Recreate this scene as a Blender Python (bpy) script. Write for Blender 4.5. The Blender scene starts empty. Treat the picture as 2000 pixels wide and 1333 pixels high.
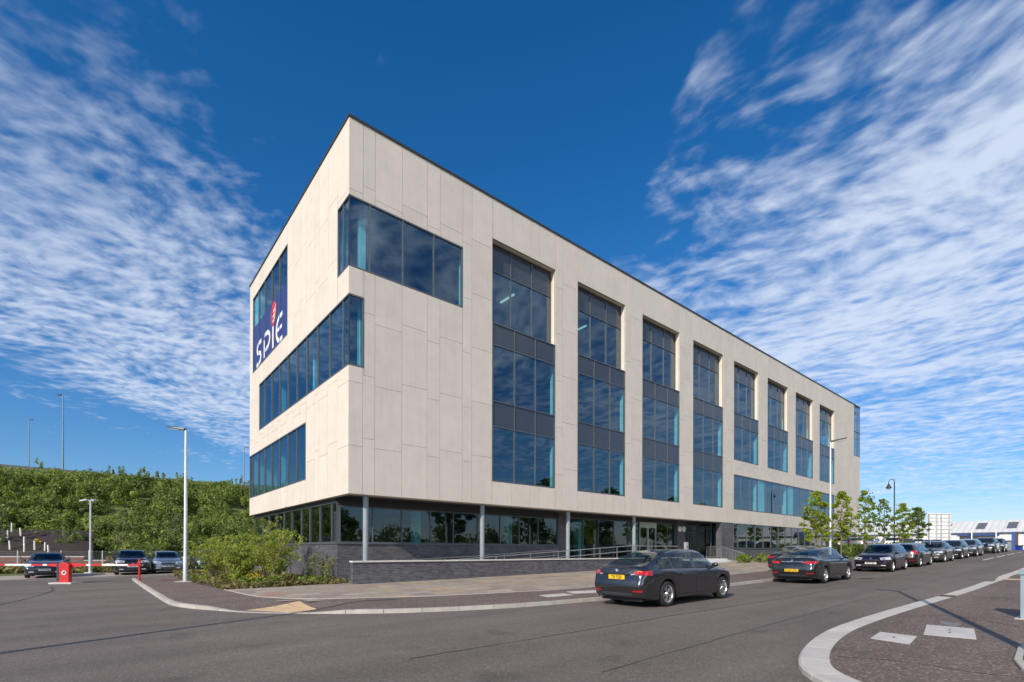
import bpy, math, random
import numpy as np
from mathutils import Vector, Matrix
from mathutils.bvhtree import BVHTree
random.seed(7)
PI = math.pi
R_ = math.radians
scene = bpy.context.scene
col = scene.collection
# ------------------------------------------------------------------ frames
FPX, EYE = 974.0, 1.5
_n = math.hypot(1172.5, 974.0)
U = (1172.5/_n, 974.0/_n)          # along the long facade
N = (-U[1], U[0])                  # away from the street
ANG = math.atan2(U[1], U[0])
CX, CY = -6.96, 21.2               # near corner of the office block
KN = [(-40,-.5),(-12,-.3),(0,-.12),(11.65,.03),(23,.194),(33.2,.415),(46,.77),(59,1.11),(72,1.44),(90,1.75),(140,2.0)]
_ks = np.array([k[0] for k in KN]); _kz = np.array([k[1] for k in KN])
def G(s): return float(np.interp(s, _ks, _kz))
def W(s, p): return (s*U[0]-p*U[1], s*U[1]+p*U[0])
def SP(x, y): return (x*U[0]+y*U[1], x*N[0]+y*N[1])
def GXY(x, y): return G(SP(x, y)[0])
def BW(a, b): return (CX+a*U[0]+b*N[0], CY+a*U[1]+b*N[1])

# ------------------------------------------------------------------ mesh builder
class MB:
    def __init__(s): s.v = []; s.f = []; s.m = []
    def add(s, vs, fs, mi=0):
        o = len(s.v); s.v += [tuple(v) for v in vs]
        s.f += [tuple(i+o for i in f) for f in fs]; s.m += [mi]*len(fs)
        return s
    def box(s, x0, x1, y0, y1, z0, z1, mi=0, M=None):
        x0, x1 = min(x0,x1), max(x0,x1); y0, y1 = min(y0,y1), max(y0,y1); z0, z1 = min(z0,z1), max(z0,z1)
        vs = [(x0,y0,z0),(x1,y0,z0),(x1,y1,z0),(x0,y1,z0),(x0,y0,z1),(x1,y0,z1),(x1,y1,z1),(x0,y1,z1)]
        if M is not None: vs = [M @ Vector(v) for v in vs]
        return s.add(vs, [(0,3,2,1),(4,5,6,7),(0,1,5,4),(1,2,6,5),(2,3,7,6),(3,0,4,7)], mi)
    def quad(s, a, b, c, d, mi=0): return s.add([a,b,c,d], [(0,1,2,3)], mi)
    def tube(s, pts, rad, n=8, mi=0, cap=True):
        pts = [Vector(p) for p in pts]
        if not isinstance(rad, (list, tuple)): rad = [rad]*len(pts)
        rings = []; o = len(s.v); prev = None
        for i, p in enumerate(pts):
            t = (pts[min(i+1, len(pts)-1)]-pts[max(i-1, 0)])
            if t.length < 1e-9: t = Vector((0,0,1))
            t.normalize()
            if prev is None:
                a = Vector((0,0,1)) if abs(t.z) < .9 else Vector((1,0,0))
                x = t.cross(a).normalized()
            else:
                x = (prev - t*prev.dot(t))
                x = x.normalized() if x.length > 1e-6 else t.orthogonal().normalized()
            prev = x; y = t.cross(x)
            for k in range(n):
                an = 2*PI*k/n
                s.v.append(tuple(p+(x*math.cos(an)+y*math.sin(an))*rad[i]))
        for i in range(len(pts)-1):
            for k in range(n):
                a = o+i*n+k; b = o+i*n+(k+1) % n
                s.f.append((a, b, b+n, a+n)); s.m.append(mi)
        if cap:
            s.f.append(tuple(o+k for k in range(n))[::-1]); s.m.append(mi)
            e = o+(len(pts)-1)*n
            s.f.append(tuple(e+k for k in range(n))); s.m.append(mi)
        return s
    def bar(s, a, b, w, h, mi=0):
        a = Vector(a); b = Vector(b); t = (b-a); L = t.length; t.normalize()
        up = Vector((0,0,1)) if abs(t.z) < .95 else Vector((1,0,0))
        x = t.cross(up).normalized(); y = x.cross(t)
        M = Matrix((( t.x,x.x,y.x,a.x),(t.y,x.y,y.y,a.y),(t.z,x.z,y.z,a.z),(0,0,0,1)))
        return s.box(0, L, -w/2, w/2, -h/2, h/2, mi, M)
    def lathe(s, prof, n=20, mi=0, axis='z', c=(0,0,0)):
        o = len(s.v)
        for r, h in prof:
            for k in range(n):
                an = 2*PI*k/n; p = (r*math.cos(an), r*math.sin(an), h)
                if axis == 'y': p = (p[0], p[2], p[1])
                if axis == 'x': p = (p[2], p[0], p[1])
                s.v.append((p[0]+c[0], p[1]+c[1], p[2]+c[2]))
        for i in range(len(prof)-1):
            for k in range(n):
                a = o+i*n+k; b = o+i*n+(k+1) % n
                s.f.append((a, b, b+n, a+n)); s.m.append(mi)
        return s
    def prism(s, poly, h0, h1, fn, mi=0):
        n = len(poly); vs = [fn(p[0], p[1], h0) for p in poly]+[fn(p[0], p[1], h1) for p in poly]
        fs = [tuple(range(n))[::-1], tuple(range(n, 2*n))]+[(i, (i+1) % n, n+(i+1) % n, n+i) for i in range(n)]
        return s.add(vs, fs, mi)
    def build(s, name, mats, parent=None, smooth=None, fix=True):
        me = bpy.data.meshes.new(name)
        me.from_pydata(s.v, [], s.f)
        if not isinstance(mats, (list, tuple)): mats = [mats]
        for m in mats: me.materials.append(m)
        if len(mats) > 1: me.polygons.foreach_set('material_index', s.m)
        if fix:
            import bmesh
            bm = bmesh.new(); bm.from_mesh(me); bmesh.ops.recalc_face_normals(bm, faces=bm.faces); bm.to_mesh(me); bm.free()
        if smooth is not None:
            me.polygons.foreach_set('use_smooth', [True]*len(me.polygons))
            if smooth < 180: me.set_sharp_from_angle(angle=R_(smooth))
        me.update()
        o = bpy.data.objects.new(name, me); col.objects.link(o)
        if parent is not None: o.parent = parent
        return o
class Each:
    def __init__(s, n, m, p): s.n, s.m, s.p = n, m, p
    def box(s, *a): q = MB(); q.box(*a); q.build(s.n, s.m, s.p)
def tag(o, label=None, cat=None, group=None, kind=None):
    if label: o['label'] = label
    if cat: o['category'] = cat
    if group: o['group'] = group
    if kind: o['kind'] = kind
    return o
def thing(name, label, cat, loc=(0,0,0), rz=0., group=None):
    o = bpy.data.objects.new(name, None); col.objects.link(o)
    o.location = loc; o.rotation_euler = (0,0,rz); o.empty_display_size = .3
    return tag(o, label, cat, group)
def fast_mesh(name, V, F, mat, parent=None):
    me = bpy.data.meshes.new(name)
    nv, nf, k = len(V), len(F), F.shape[1]
    me.vertices.add(nv); me.vertices.foreach_set('co', V.astype(np.float32).ravel())
    me.loops.add(nf*k); me.loops.foreach_set('vertex_index', F.astype(np.int32).ravel())
    me.polygons.add(nf); me.polygons.foreach_set('loop_start', np.arange(0, nf*k, k, dtype=np.int32))
    me.polygons.foreach_set('loop_total', np.full(nf, k, dtype=np.int32))
    me.materials.append(mat); me.update(calc_edges=True); me.validate()
    o = bpy.data.objects.new(name, me); col.objects.link(o)
    if parent is not None: o.parent = parent
    return o
def text_mesh(name, body, size, mat, parent, M, align='CENTER', sx=1.0):
    cu = bpy.data.curves.new(name, 'FONT'); cu.body = body; cu.size = size; cu.align_x = align; cu.extrude = .001; cu.offset = size*.012
    t = bpy.data.objects.new(name+'_tmp', cu); col.objects.link(t)
    bpy.context.view_layer.update()
    me = bpy.data.meshes.new_from_object(t.evaluated_get(bpy.context.evaluated_depsgraph_get()))
    bpy.data.objects.remove(t); bpy.data.curves.remove(cu)
    me.transform(M @ Matrix.Diagonal((sx,1,1,1)))
    me.materials.clear(); me.materials.append(mat)
    o = bpy.data.objects.new(name, me); col.objects.link(o); o.parent = parent
    return o
def smooth_poly(pts, n=8, closed=False):
    P = [np.array(p, float) for p in pts]; out = []
    for i in range(len(P)-1):
        p0 = P[max(i-1,0)]; p1 = P[i]; p2 = P[i+1]; p3 = P[min(i+2, len(P)-1)]
        d1 = np.linalg.norm(p2-p1)
        m1 = (p2-p0)/max(np.linalg.norm(p2-p1)+np.linalg.norm(p1-p0),1e-6)*d1
        m2 = (p3-p1)/max(np.linalg.norm(p3-p2)+d1,1e-6)*d1
        for k in range(n):
            t = k/n
            out.append((2*t**3-3*t**2+1)*p1+(t**3-2*t**2+t)*m1+(-2*t**3+3*t**2)*p2+(t**3-t**2)*m2)
    out.append(P[-1]); return [tuple(map(float, q)) for q in out]

# ------------------------------------------------------------------ materials
MATS = {}
def new_mat(name):
    m = bpy.data.materials.new(name); m.use_nodes = True
    nt = m.node_tree; nt.nodes.clear()
    out = nt.nodes.new('ShaderNodeOutputMaterial')
    return m, nt, out
def nd(nt, t, **kw):
    n = nt.nodes.new(t)
    for k, v in kw.items():
        if k in n.inputs: n.inputs[k].default_value = v
        else: setattr(n, k, v)
    return n
def c4(c): return (c[0], c[1], c[2], 1)
def mixc(nt, f, a, b, mode='MIX'):
    m = nt.nodes.new('ShaderNodeMix'); m.data_type = 'RGBA'; m.blend_type = mode
    for sock, val in ((m.inputs[0], f), (m.inputs[6], a), (m.inputs[7], b)):
        if isinstance(val, (int, float)): sock.default_value = val
        elif isinstance(val, tuple): sock.default_value = c4(val)
        else: nt.links.new(val, sock)
    return m.outputs[2]
def ramp(nt, f, stops):
    r = nt.nodes.new('ShaderNodeValToRGB'); e = r.color_ramp.elements
    while len(e) < len(stops): e.new(.5)
    for i, (p, c) in enumerate(stops):
        e[i].position = p; e[i].color = c4(c) if isinstance(c, tuple) else (c,c,c,1)
    nt.links.new(f, r.inputs[0]); return r.outputs[0]
def math_(nt, op, a, b=0., clamp=False):
    m = nt.nodes.new('ShaderNodeMath'); m.operation = op; m.use_clamp = clamp
    for i, v in enumerate((a, b)):
        if isinstance(v, (int, float)): m.inputs[i].default_value = v
        else: nt.links.new(v, m.inputs[i])
    return m.outputs[0]
def noise(nt, vec, scale, detail=4., rough=.55, out=0):
    n = nd(nt, 'ShaderNodeTexNoise'); n.inputs['Scale'].default_value = scale
    n.inputs['Detail'].default_value = detail; n.inputs['Roughness'].default_value = rough
    nt.links.new(vec, n.inputs['Vector']); return n.outputs[out]
def plain(name, c, rough=.6, metal=0., var=.08, nscale=3., spec=.5, bump=0., bscale=40., coat=0., isl=0.):
    if name in MATS: return MATS[name]
    m, nt, out = new_mat(name)
    tc = nd(nt, 'ShaderNodeTexCoord'); v = tc.outputs['Object']
    p = nd(nt, 'ShaderNodeBsdfPrincipled')
    f = noise(nt, v, nscale, 5)
    f = ramp(nt, f, [(.3, 0.), (.7, 1.)])
    lo = tuple(x*(1-var) for x in c); hi = tuple(min(1, x*(1+var)) for x in c)
    cc = mixc(nt, f, lo, hi)
    if isl:
        g = nd(nt, 'ShaderNodeNewGeometry')
        k = math_(nt, 'ADD', math_(nt, 'MULTIPLY', g.outputs['Random Per Island'], isl), 1-isl/2)
        h = nd(nt, 'ShaderNodeHueSaturation'); nt.links.new(k, h.inputs['Value']); nt.links.new(cc, h.inputs['Color']); cc = h.outputs[0]
    nt.links.new(cc, p.inputs['Base Color'])
    p.inputs['Roughness'].default_value = rough; p.inputs['Metallic'].default_value = metal
    p.inputs['Specular IOR Level'].default_value = spec
    p.inputs['Coat Weight'].default_value = coat; p.inputs['Coat Roughness'].default_value = .03
    if bump:
        b = nd(nt, 'ShaderNodeBump'); b.inputs['Strength'].default_value = bump; b.inputs['Distance'].default_value = .02
        nt.links.new(noise(nt, v, bscale, 4), b.inputs['Height']); nt.links.new(b.outputs[0], p.inputs['Normal'])
    nt.links.new(p.outputs[0], out.inputs[0]); MATS[name] = m; return m
def asphalt(name, base, light, chip=.5, chipscale=55., seams=True):
    m, nt, out = new_mat(name)
    tc = nd(nt, 'ShaderNodeTexCoord'); v = tc.outputs['Object']
    big = noise(nt, v, .35, 5, .6); mid = noise(nt, v, 2.2, 6, .65); fine = noise(nt, v, 90, 3, .7)
    vo = nd(nt, 'ShaderNodeTexVoronoi'); vo.inputs['Scale'].default_value = chipscale; nt.links.new(v, vo.inputs['Vector'])
    sep = nd(nt, 'ShaderNodeSeparateColor'); nt.links.new(vo.outputs['Color'], sep.inputs[0])
    chips = ramp(nt, sep.outputs[0], [(.0, .72), (.55, .95), (.86, 1.1), (.93, 1.1+chip)])
    c = mixc(nt, ramp(nt, big, [(.3, 0.), (.7, 1.)]), tuple(x*.86 for x in base), tuple(x*1.1 for x in base))
    c = mixc(nt, math_(nt, 'MULTIPLY', ramp(nt, mid, [(.42, 0.), (.75, 1.)]), .4), c, light)
    mp = nd(nt, 'ShaderNodeMapping'); mp.inputs['Rotation'].default_value = (0,0,-ANG); mp.inputs['Scale'].default_value = (.05,1.1,1.); mp.vector_type = 'POINT'
    rt = nd(nt, 'ShaderNodeVectorRotate'); rt.rotation_type = 'Z_AXIS'; rt.inputs['Angle'].default_value = -ANG; nt.links.new(v, rt.inputs['Vector'])
    m2 = nd(nt, 'ShaderNodeMapping'); m2.inputs['Scale'].default_value = (.06,.9,1.); nt.links.new(rt.outputs[0], m2.inputs[0])
    c = mixc(nt, 1., c, ramp(nt, noise(nt, m2.outputs[0], 1., 4, .5), [(.32,.86),(.68,1.13)]), 'MULTIPLY')
    st = noise(nt, v, .9, 2, .4); c = mixc(nt, 1., c, ramp(nt, st, [(.0,.7),(.27,.78),(.36,1.)]), 'MULTIPLY')
    c = mixc(nt, 1., c, chips, 'MULTIPLY')
    c = mixc(nt, 1., c, ramp(nt, fine, [(.25, .7), (.75, 1.3)]), 'MULTIPLY')
    p = nd(nt, 'ShaderNodeBsdfPrincipled'); nt.links.new(c, p.inputs['Base Color'])
    p.inputs['Roughness'].default_value = .88; p.inputs['Specular IOR Level'].default_value = .25
    b = nd(nt, 'ShaderNodeBump'); b.inputs['Strength'].default_value = .5; b.inputs['Distance'].default_value = .008
    nt.links.new(fine, b.inputs['Height']); nt.links.new(b.outputs[0], p.inputs['Normal'])
    nt.links.new(p.outputs[0], out.inputs[0]); MATS[name] = m; return m
def brick(name, c1, c2, mortar, bw=.225, bh=.075, bump=.6):
    m, nt, out = new_mat(name)
    tc = nd(nt, 'ShaderNodeTexCoord'); s = nd(nt, 'ShaderNodeSeparateXYZ'); nt.links.new(tc.outputs['Object'], s.inputs[0])
    cb = nd(nt, 'ShaderNodeCombineXYZ'); nt.links.new(math_(nt, 'ADD', s.outputs[0], s.outputs[1]), cb.inputs[0]); nt.links.new(s.outputs[2], cb.inputs[1])
    t = nd(nt, 'ShaderNodeTexBrick'); nt.links.new(cb.outputs[0], t.inputs['Vector'])
    t.inputs['Scale'].default_value = 1; t.inputs['Brick Width'].default_value = bw; t.inputs['Row Height'].default_value = bh
    t.inputs['Mortar Size'].default_value = .006; t.inputs['Mortar Smooth'].default_value = .2; t.inputs['Bias'].default_value = 0
    t.inputs['Color1'].default_value = c4(c1); t.inputs['Color2'].default_value = c4(c2); t.inputs['Mortar'].default_value = c4(mortar)
    nz = noise(nt, tc.outputs['Object'], 1.2, 5)
    c = mixc(nt, 1., t.outputs['Color'], ramp(nt, nz, [(.3, .8), (.7, 1.2)]), 'MULTIPLY')
    p = nd(nt, 'ShaderNodeBsdfPrincipled'); nt.links.new(c, p.inputs['Base Color']); p.inputs['Roughness'].default_value = .6
    b = nd(nt, 'ShaderNodeBump'); b.inputs['Strength'].default_value = bump; b.inputs['Distance'].default_value = .008; b.invert = True
    nt.links.new(t.outputs['Fac'], b.inputs['Height']); nt.links.new(b.outputs[0], p.inputs['Normal'])
    nt.links.new(p.outputs[0], out.inputs[0]); MATS[name] = m; return m
def leafmat(name, stops, trans=.3, rough=.45):
    m, nt, out = new_mat(name)
    g = nd(nt, 'ShaderNodeNewGeometry'); c = ramp(nt, g.outputs['Random Per Island'], stops)
    tc = nd(nt, 'ShaderNodeTexCoord')
    c = mixc(nt, 1., c, ramp(nt, noise(nt, tc.outputs['Object'], .5, 4), [(.3, .55), (.7, 1.45)]), 'MULTIPLY')
    p = nd(nt, 'ShaderNodeBsdfPrincipled'); nt.links.new(c, p.inputs['Base Color']); p.inputs['Roughness'].default_value = rough; p.inputs['Specular IOR Level'].default_value = .35
    t = nd(nt, 'ShaderNodeBsdfTranslucent'); nt.links.new(mixc(nt, 1., c, (1.3,1.35,.6), 'MULTIPLY'), t.inputs[0])
    x = nd(nt, 'ShaderNodeMixShader'); x.inputs[0].default_value = trans
    nt.links.new(p.outputs[0], x.inputs[1]); nt.links.new(t.outputs[0], x.inputs[2]); nt.links.new(x.outputs[0], out.inputs[0])
    MATS[name] = m; return m
def glassmat(name, tint, ior=2.3, gl=(.85,.93,1.), rough=.0, wob=.0):
    m, nt, out = new_mat(name)
    t = nd(nt, 'ShaderNodeBsdfTransparent'); t.inputs[0].default_value = c4(tint)
    g = nd(nt, 'ShaderNodeBsdfGlossy'); g.inputs[0].default_value = c4(gl); g.inputs['Roughness'].default_value = rough
    ge = nd(nt, 'ShaderNodeNewGeometry'); dt = nd(nt, 'ShaderNodeVectorMath', operation='DOT_PRODUCT'); nt.links.new(ge.outputs['Normal'], dt.inputs[0]); nt.links.new(ge.outputs['Incoming'], dt.inputs[1])
    f0 = ((ior-1)/(ior+1))**2; cc_ = math_(nt, 'ABSOLUTE', dt.outputs['Value']); sch = math_(nt, 'MULTIPLY_ADD', math_(nt, 'POWER', math_(nt, 'SUBTRACT', 1., cc_), 5.), 1-f0); sch.node.inputs[2].default_value = f0
    if wob:
        tc = nd(nt, 'ShaderNodeTexCoord'); b = nd(nt, 'ShaderNodeBump'); b.inputs['Strength'].default_value = wob; b.inputs['Distance'].default_value = .05
        nt.links.new(noise(nt, tc.outputs['Object'], .55, 1), b.inputs['Height']); nt.links.new(b.outputs[0], g.inputs['Normal'])
    x = nd(nt, 'ShaderNodeMixShader'); nt.links.new(sch, x.inputs[0]); nt.links.new(t.outputs[0], x.inputs[1]); nt.links.new(g.outputs[0], x.inputs[2])
    nt.links.new(x.outputs[0], out.inputs[0]); MATS[name] = m; return m
def emis(name, c, s):
    m, nt, out = new_mat(name); e = nd(nt, 'ShaderNodeEmission'); e.inputs[0].default_value = c4(c); e.inputs[1].default_value = s
    nt.links.new(e.outputs[0], out.inputs[0]); MATS[name] = m; return m

M_ROAD = asphalt('road_asphalt', (.160,.134,.116), (.15,.135,.125), .35, 60)
M_PAVE = asphalt('pavement_asphalt', (.158,.122,.102), (.17,.15,.135), .9, 38)
M_BAY = plain('bay_paving', (.36,.31,.26), .85, var=.12, nscale=6)
M_KERB = plain('kerb_concrete', (.43,.40,.355), .85, var=.14, nscale=2.5, bump=.3, bscale=60, isl=.14)
M_KERBW = plain('wide_kerb', (.50,.47,.42), .85, var=.1, nscale=2.5, bump=.2, bscale=80, isl=.1)
def cladmat():
    m, nt, out = new_mat('cladding_panel'); tcn = nd(nt, 'ShaderNodeTexCoord'); v = tcn.outputs['Object']; g = nd(nt, 'ShaderNodeNewGeometry')
    mp = nd(nt, 'ShaderNodeMapping'); mp.inputs['Scale'].default_value = (9., 9., .22); nt.links.new(v, mp.inputs[0])
    c = mixc(nt, g.outputs['Random Per Island'], (.650,.582,.492), (.688,.617,.525))
    c = mixc(nt, 1., c, ramp(nt, noise(nt, mp.outputs[0], 1., 5, .6), [(.25,.95),(.7,1.02)]), 'MULTIPLY')
    c = mixc(nt, 1., c, ramp(nt, noise(nt, v, 1.1, 6, .65), [(.3,.94),(.7,1.05)]), 'MULTIPLY')
    c = mixc(nt, 1., c, ramp(nt, noise(nt, v, 60, 3, .6), [(.3,.95),(.7,1.05)]), 'MULTIPLY')
    p = nd(nt, 'ShaderNodeBsdfPrincipled'); nt.links.new(c, p.inputs['Base Color']); p.inputs['Roughness'].default_value = .72; p.inputs['Specular IOR Level'].default_value = .25
    nt.links.new(p.outputs[0], out.inputs[0]); return m
M_CLAD = cladmat()
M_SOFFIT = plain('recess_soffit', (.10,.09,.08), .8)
M_BACK = plain('joint_backing', (.13,.115,.10), .9)
M_FRAME = plain('window_frame', (.155,.165,.175), .42, .55, var=.04)
M_CAP = plain('parapet_cap', (.05,.05,.048), .5, .4)
M_SPAND = plain('spandrel_glass', (.046,.056,.070), .12, 0, var=.05, spec=.7)
M_GLASS = glassmat('tinted_glazing', (.36,.74,.80), 2.6, (.70,.88,1.0), 0, .03)
M_GLASS2 = glassmat('clear_glazing', (.30,.60,.60), 2.1, (.9,.95,1.0), 0, .03)
M_INT = plain('interior_white', (.72,.73,.71), .8)
M_INTD = plain('interior_floor', (.09,.09,.10), .9)
M_CORE = plain('interior_core', (.13,.14,.15), .9)
M_BRICK = brick('blue_grey_brick', (.045,.045,.054), (.112,.110,.118), (.17,.16,.155))
M_RBRICK = brick('red_brick', (.16,.05,.035), (.22,.075,.05), (.2,.16,.13))
M_COPE = plain('coping_stone', (.60,.57,.51), .8, var=.08, isl=.08)
M_CONC = plain('pale_concrete', (.50,.47,.43), .85, var=.12, bump=.2)
M_STEEL = plain('stainless_steel', (.62,.60,.57), .28, .9)
M_COLM = plain('column_paint', (.25,.29,.305), .45, .0)
M_GALV = plain('galvanised_post', (.62,.63,.63), .38, .55, var=.06)
M_GALVD = plain('grey_post', (.24,.27,.28), .5, .3)
M_BLACK = plain('black_plastic', (.018,.018,.019), .5)
M_DARKM = plain('dark_metal', (.05,.05,.055), .4, .3)
M_RED = plain('red_paint', (.55,.02,.02), .4, coat=.3)
M_WHITE = plain('white_paint', (.78,.77,.74), .5)
M_LINE = plain('road_paint', (.66,.64,.60), .8, var=.18, nscale=9)
M_TAR = plain('tar_seam', (.055,.05,.05), .8)
M_TACT = plain('tactile_paving', (.62,.43,.25), .85, var=.08, nscale=5, isl=.1)
M_SOIL = plain('soil', (.07,.05,.035), .95, var=.4, nscale=5, bump=1.)
M_BARK = plain('bark_chips', (.034,.022,.018), .95, var=.5, nscale=9, bump=1.)
M_GRASSG = plain('grass_ground', (.10,.13,.03), .95, var=.35, nscale=2.)
M_TRUNK = plain('tree_bark', (.17,.135,.10), .9, var=.25, nscale=8, bump=.6)
M_STEM = plain('shrub_stem', (.28,.22,.15), .85, var=.2)
M_WOODS = leafmat('hillside_leaves', [(0,(.06,.085,.018)),(.3,(.16,.21,.048)),(.75,(.27,.33,.085)),(1,(.40,.43,.17))], .48, .5)
M_SAPL = leafmat('sapling_leaves', [(0,(.10,.14,.045)),(.6,(.17,.22,.08)),(1,(.27,.31,.14))], .3)
M_SHRUB = leafmat('shrub_leaves', [(0,(.15,.19,.028)),(.5,(.30,.36,.055)),(1,(.44,.48,.11))], .5)
M_STREET = leafmat('street_tree_leaves', [(0,(.13,.19,.018)),(.5,(.28,.36,.036)),(1,(.44,.50,.07))], .5)
M_STREETD = leafmat('darker_tree_leaves', [(0,(.08,.13,.022)),(.5,(.16,.23,.04)),(1,(.28,.34,.07))], .48)
M_BIGT = leafmat('big_tree_leaves', [(0,(.05,.085,.02)),(.5,(.10,.15,.035)),(1,(.17,.22,.06))], .5)
M_GRASS = leafmat('grass_blades', [(0,(.11,.11,.035)),(.5,(.19,.17,.06)),(1,(.32,.27,.13))], .3, .7)
M_GCOV = leafmat('ground_cover_leaves', [(0,(.09,.10,.03)),(.5,(.17,.16,.055)),(1,(.27,.20,.08))], .3, .6)
M_LUSH = leafmat('hedge_leaves', [(0,(.09,.14,.018)),(.5,(.18,.25,.035)),(1,(.30,.36,.07))], .35)
M_YEL = plain('yellow_flowers', (.62,.42,.02), .7)

# ------------------------------------------------------------------ world, sun, camera
SUN_EL = R_(31.5)
SDX, SDY = -.505, -.863     # horizontal direction towards the sun
_l = math.hypot(SDX, SDY); SDX /= _l; SDY /= _l
world = bpy.data.worlds.new('World'); scene.world = world; world.use_nodes = True
nt = world.node_tree; nt.nodes.clear()
wo = nt.nodes.new('ShaderNodeOutputWorld'); bg = nt.nodes.new('ShaderNodeBackground')
sky = nt.nodes.new('ShaderNodeTexSky'); sky.sky_type = 'NISHITA'; sky.sun_disc = False
sky.sun_elevation = SUN_EL; sky.sun_rotation = math.atan2(SDX, SDY)
sky.air_density = 1.0; sky.dust_density = .2; sky.ozone_density = 3.0; sky.altitude = 100
SKYS = .10
hs = nt.nodes.new('ShaderNodeHueSaturation'); hs.inputs['Saturation'].default_value = 1.12; hs.inputs['Value'].default_value = .64
tc = nt.nodes.new('ShaderNodeTexCoord'); sp = nt.nodes.new('ShaderNodeSeparateXYZ'); nt.links.new(tc.outputs['Generated'], sp.inputs[0])
tint = ramp(nt, sp.outputs[2], [(0., (.74,.78,.90)), (.10, (.66,.81,1.0)), (.45, (.62,.94,1.2)), (.8, (.54,.90,1.2))])
nt.links.new(mixc(nt, 1., sky.outputs[0], tint, 'MULTIPLY'), hs.inputs['Color'])
zz = math_(nt, 'ADD', math_(nt, 'MAXIMUM', sp.outputs[2], 0.), .035)
px = math_(nt, 'DIVIDE', sp.outputs[0], zz); py = math_(nt, 'DIVIDE', sp.outputs[1], zz)
def vec(x, y, z=0.):
    c = nt.nodes.new('ShaderNodeCombineXYZ')
    for i, q in enumerate((x, y, z)):
        if isinstance(q, (int, float)): c.inputs[i].default_value = q
        else: nt.links.new(q, c.inputs[i])
    return c.outputs[0]
P0 = vec(px, py)
warp = nt.nodes.new('ShaderNodeTexNoise'); warp.inputs['Scale'].default_value = .9; warp.inputs['Detail'].default_value = 3; nt.links.new(P0, warp.inputs['Vector'])
wsep = nt.nodes.new('ShaderNodeSeparateColor'); nt.links.new(warp.outputs[1], wsep.inputs[0])
wx = math_(nt, 'ADD', px, math_(nt, 'MULTIPLY', math_(nt, 'SUBTRACT', wsep.outputs[0], .5), .55))
wy = math_(nt, 'ADD', py, math_(nt, 'MULTIPLY', math_(nt, 'SUBTRACT', wsep.outputs[1], .5), .55))
# coverage bands run along the view of the street (constant px)
r = nt.nodes.new('ShaderNodeMapRange'); nt.links.new(wx, r.inputs[0]); r.inputs[1].default_value = -4.; r.inputs[2].default_value = 4.; 
cov = ramp(nt, r.outputs[0], [(0., .10), (.13, .16), (.165, .44), (.19, .08), (.235, .60), (.31, .74), (.385, .70), (.43, .24), (.47, .0), (.54, .0), (.55, .26), (.60, .50), (.64, .80), (.80, .70), (1., .60)])
def maprange(x, a, b, c, d, smooth=True):
    q = nt.nodes.new('ShaderNodeMapRange'); q.interpolation_type = 'SMOOTHSTEP' if smooth else 'LINEAR'; nt.links.new(x, q.inputs[0])
    for i, v in enumerate((a, b, c, d)): q.inputs[i+1].default_value = v
    return q.outputs[0]
right = maprange(px, -.2, .3, 0., 1.)
thin = maprange(py, .7, 1.8, .55, 1.)
thin = math_(nt, 'MAXIMUM', thin, right)
cov = math_(nt, 'MULTIPLY', cov, thin)
cov = math_(nt, 'MULTIPLY', cov, maprange(py, -.6, .5, .62, 1.))
cov = math_(nt, 'MULTIPLY', cov, maprange(sp.outputs[2], .03, .24, .62, 1., False))
ca, sa = math.cos(R_(-43)), math.sin(R_(-43))
qx = math_(nt, 'ADD', math_(nt, 'MULTIPLY', wx, ca), math_(nt, 'MULTIPLY', wy, sa))    # along the right hand streaks
qy = math_(nt, 'SUBTRACT', math_(nt, 'MULTIPLY', wy, ca), math_(nt, 'MULTIPLY', wx, sa))
def two(sa_, sb_, det, rough, ofs, la, lb):
    l_ = noise(nt, vec(math_(nt, 'MULTIPLY', wx, la), math_(nt, 'MULTIPLY', wy, lb), ofs), 1., det, rough)
    r_ = noise(nt, vec(math_(nt, 'MULTIPLY', qy, sa_), math_(nt, 'MULTIPLY', qx, sb_), ofs+4), 1., det, rough)
    m_ = nt.nodes.new('ShaderNodeMix'); nt.links.new(right, m_.inputs[0]); nt.links.new(l_, m_.inputs[2]); nt.links.new(r_, m_.inputs[3]); return m_.outputs[0]
n1 = two(1.5, .75, 4, .5, 3.1, 1.5, 1.25)
n2 = two(18., 12., 3, .5, 1.7, 19., 19.)
n3 = two(7., 3.6, 4, .5, 8.7, 7., 8.)
d = math_(nt, 'ADD', cov, math_(nt, 'MULTIPLY', math_(nt, 'SUBTRACT', n1, .5), .75))
d = math_(nt, 'ADD', d, math_(nt, 'MULTIPLY', math_(nt, 'SUBTRACT', n2, .5), 1.25))
d = math_(nt, 'ADD', d, math_(nt, 'MULTIPLY', math_(nt, 'SUBTRACT', n3, .5), 1.0))
lane = math_(nt, 'MULTIPLY', maprange(px, -.80, -.45, 0., 1.), maprange(px, .12, .42, 1., 0.))
d = math_(nt, 'SUBTRACT', d, math_(nt, 'MULTIPLY', lane, .30))
d = math_(nt, 'SUBTRACT', d, math_(nt, 'MULTIPLY', maprange(px, -2.75, -2.25, 1., 0.), .22))
mr = nt.nodes.new('ShaderNodeMapRange'); mr.interpolation_type = 'SMOOTHSTEP'; nt.links.new(d, mr.inputs[0])
mr.inputs[1].default_value = .12; mr.inputs[2].default_value = 1.12; mr.inputs[3].default_value = 0; mr.inputs[4].default_value = .84
hor = nt.nodes.new('ShaderNodeMapRange'); nt.links.new(sp.outputs[2], hor.inputs[0]); hor.inputs[1].default_value = .0; hor.inputs[2].default_value = .06
dens = math_(nt, 'MULTIPLY', math_(nt, 'MULTIPLY', mr.outputs[0], hor.outputs[0]), math_(nt, 'MAXIMUM', maprange(py, .7, 2.0, .42, .95), right))
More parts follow.
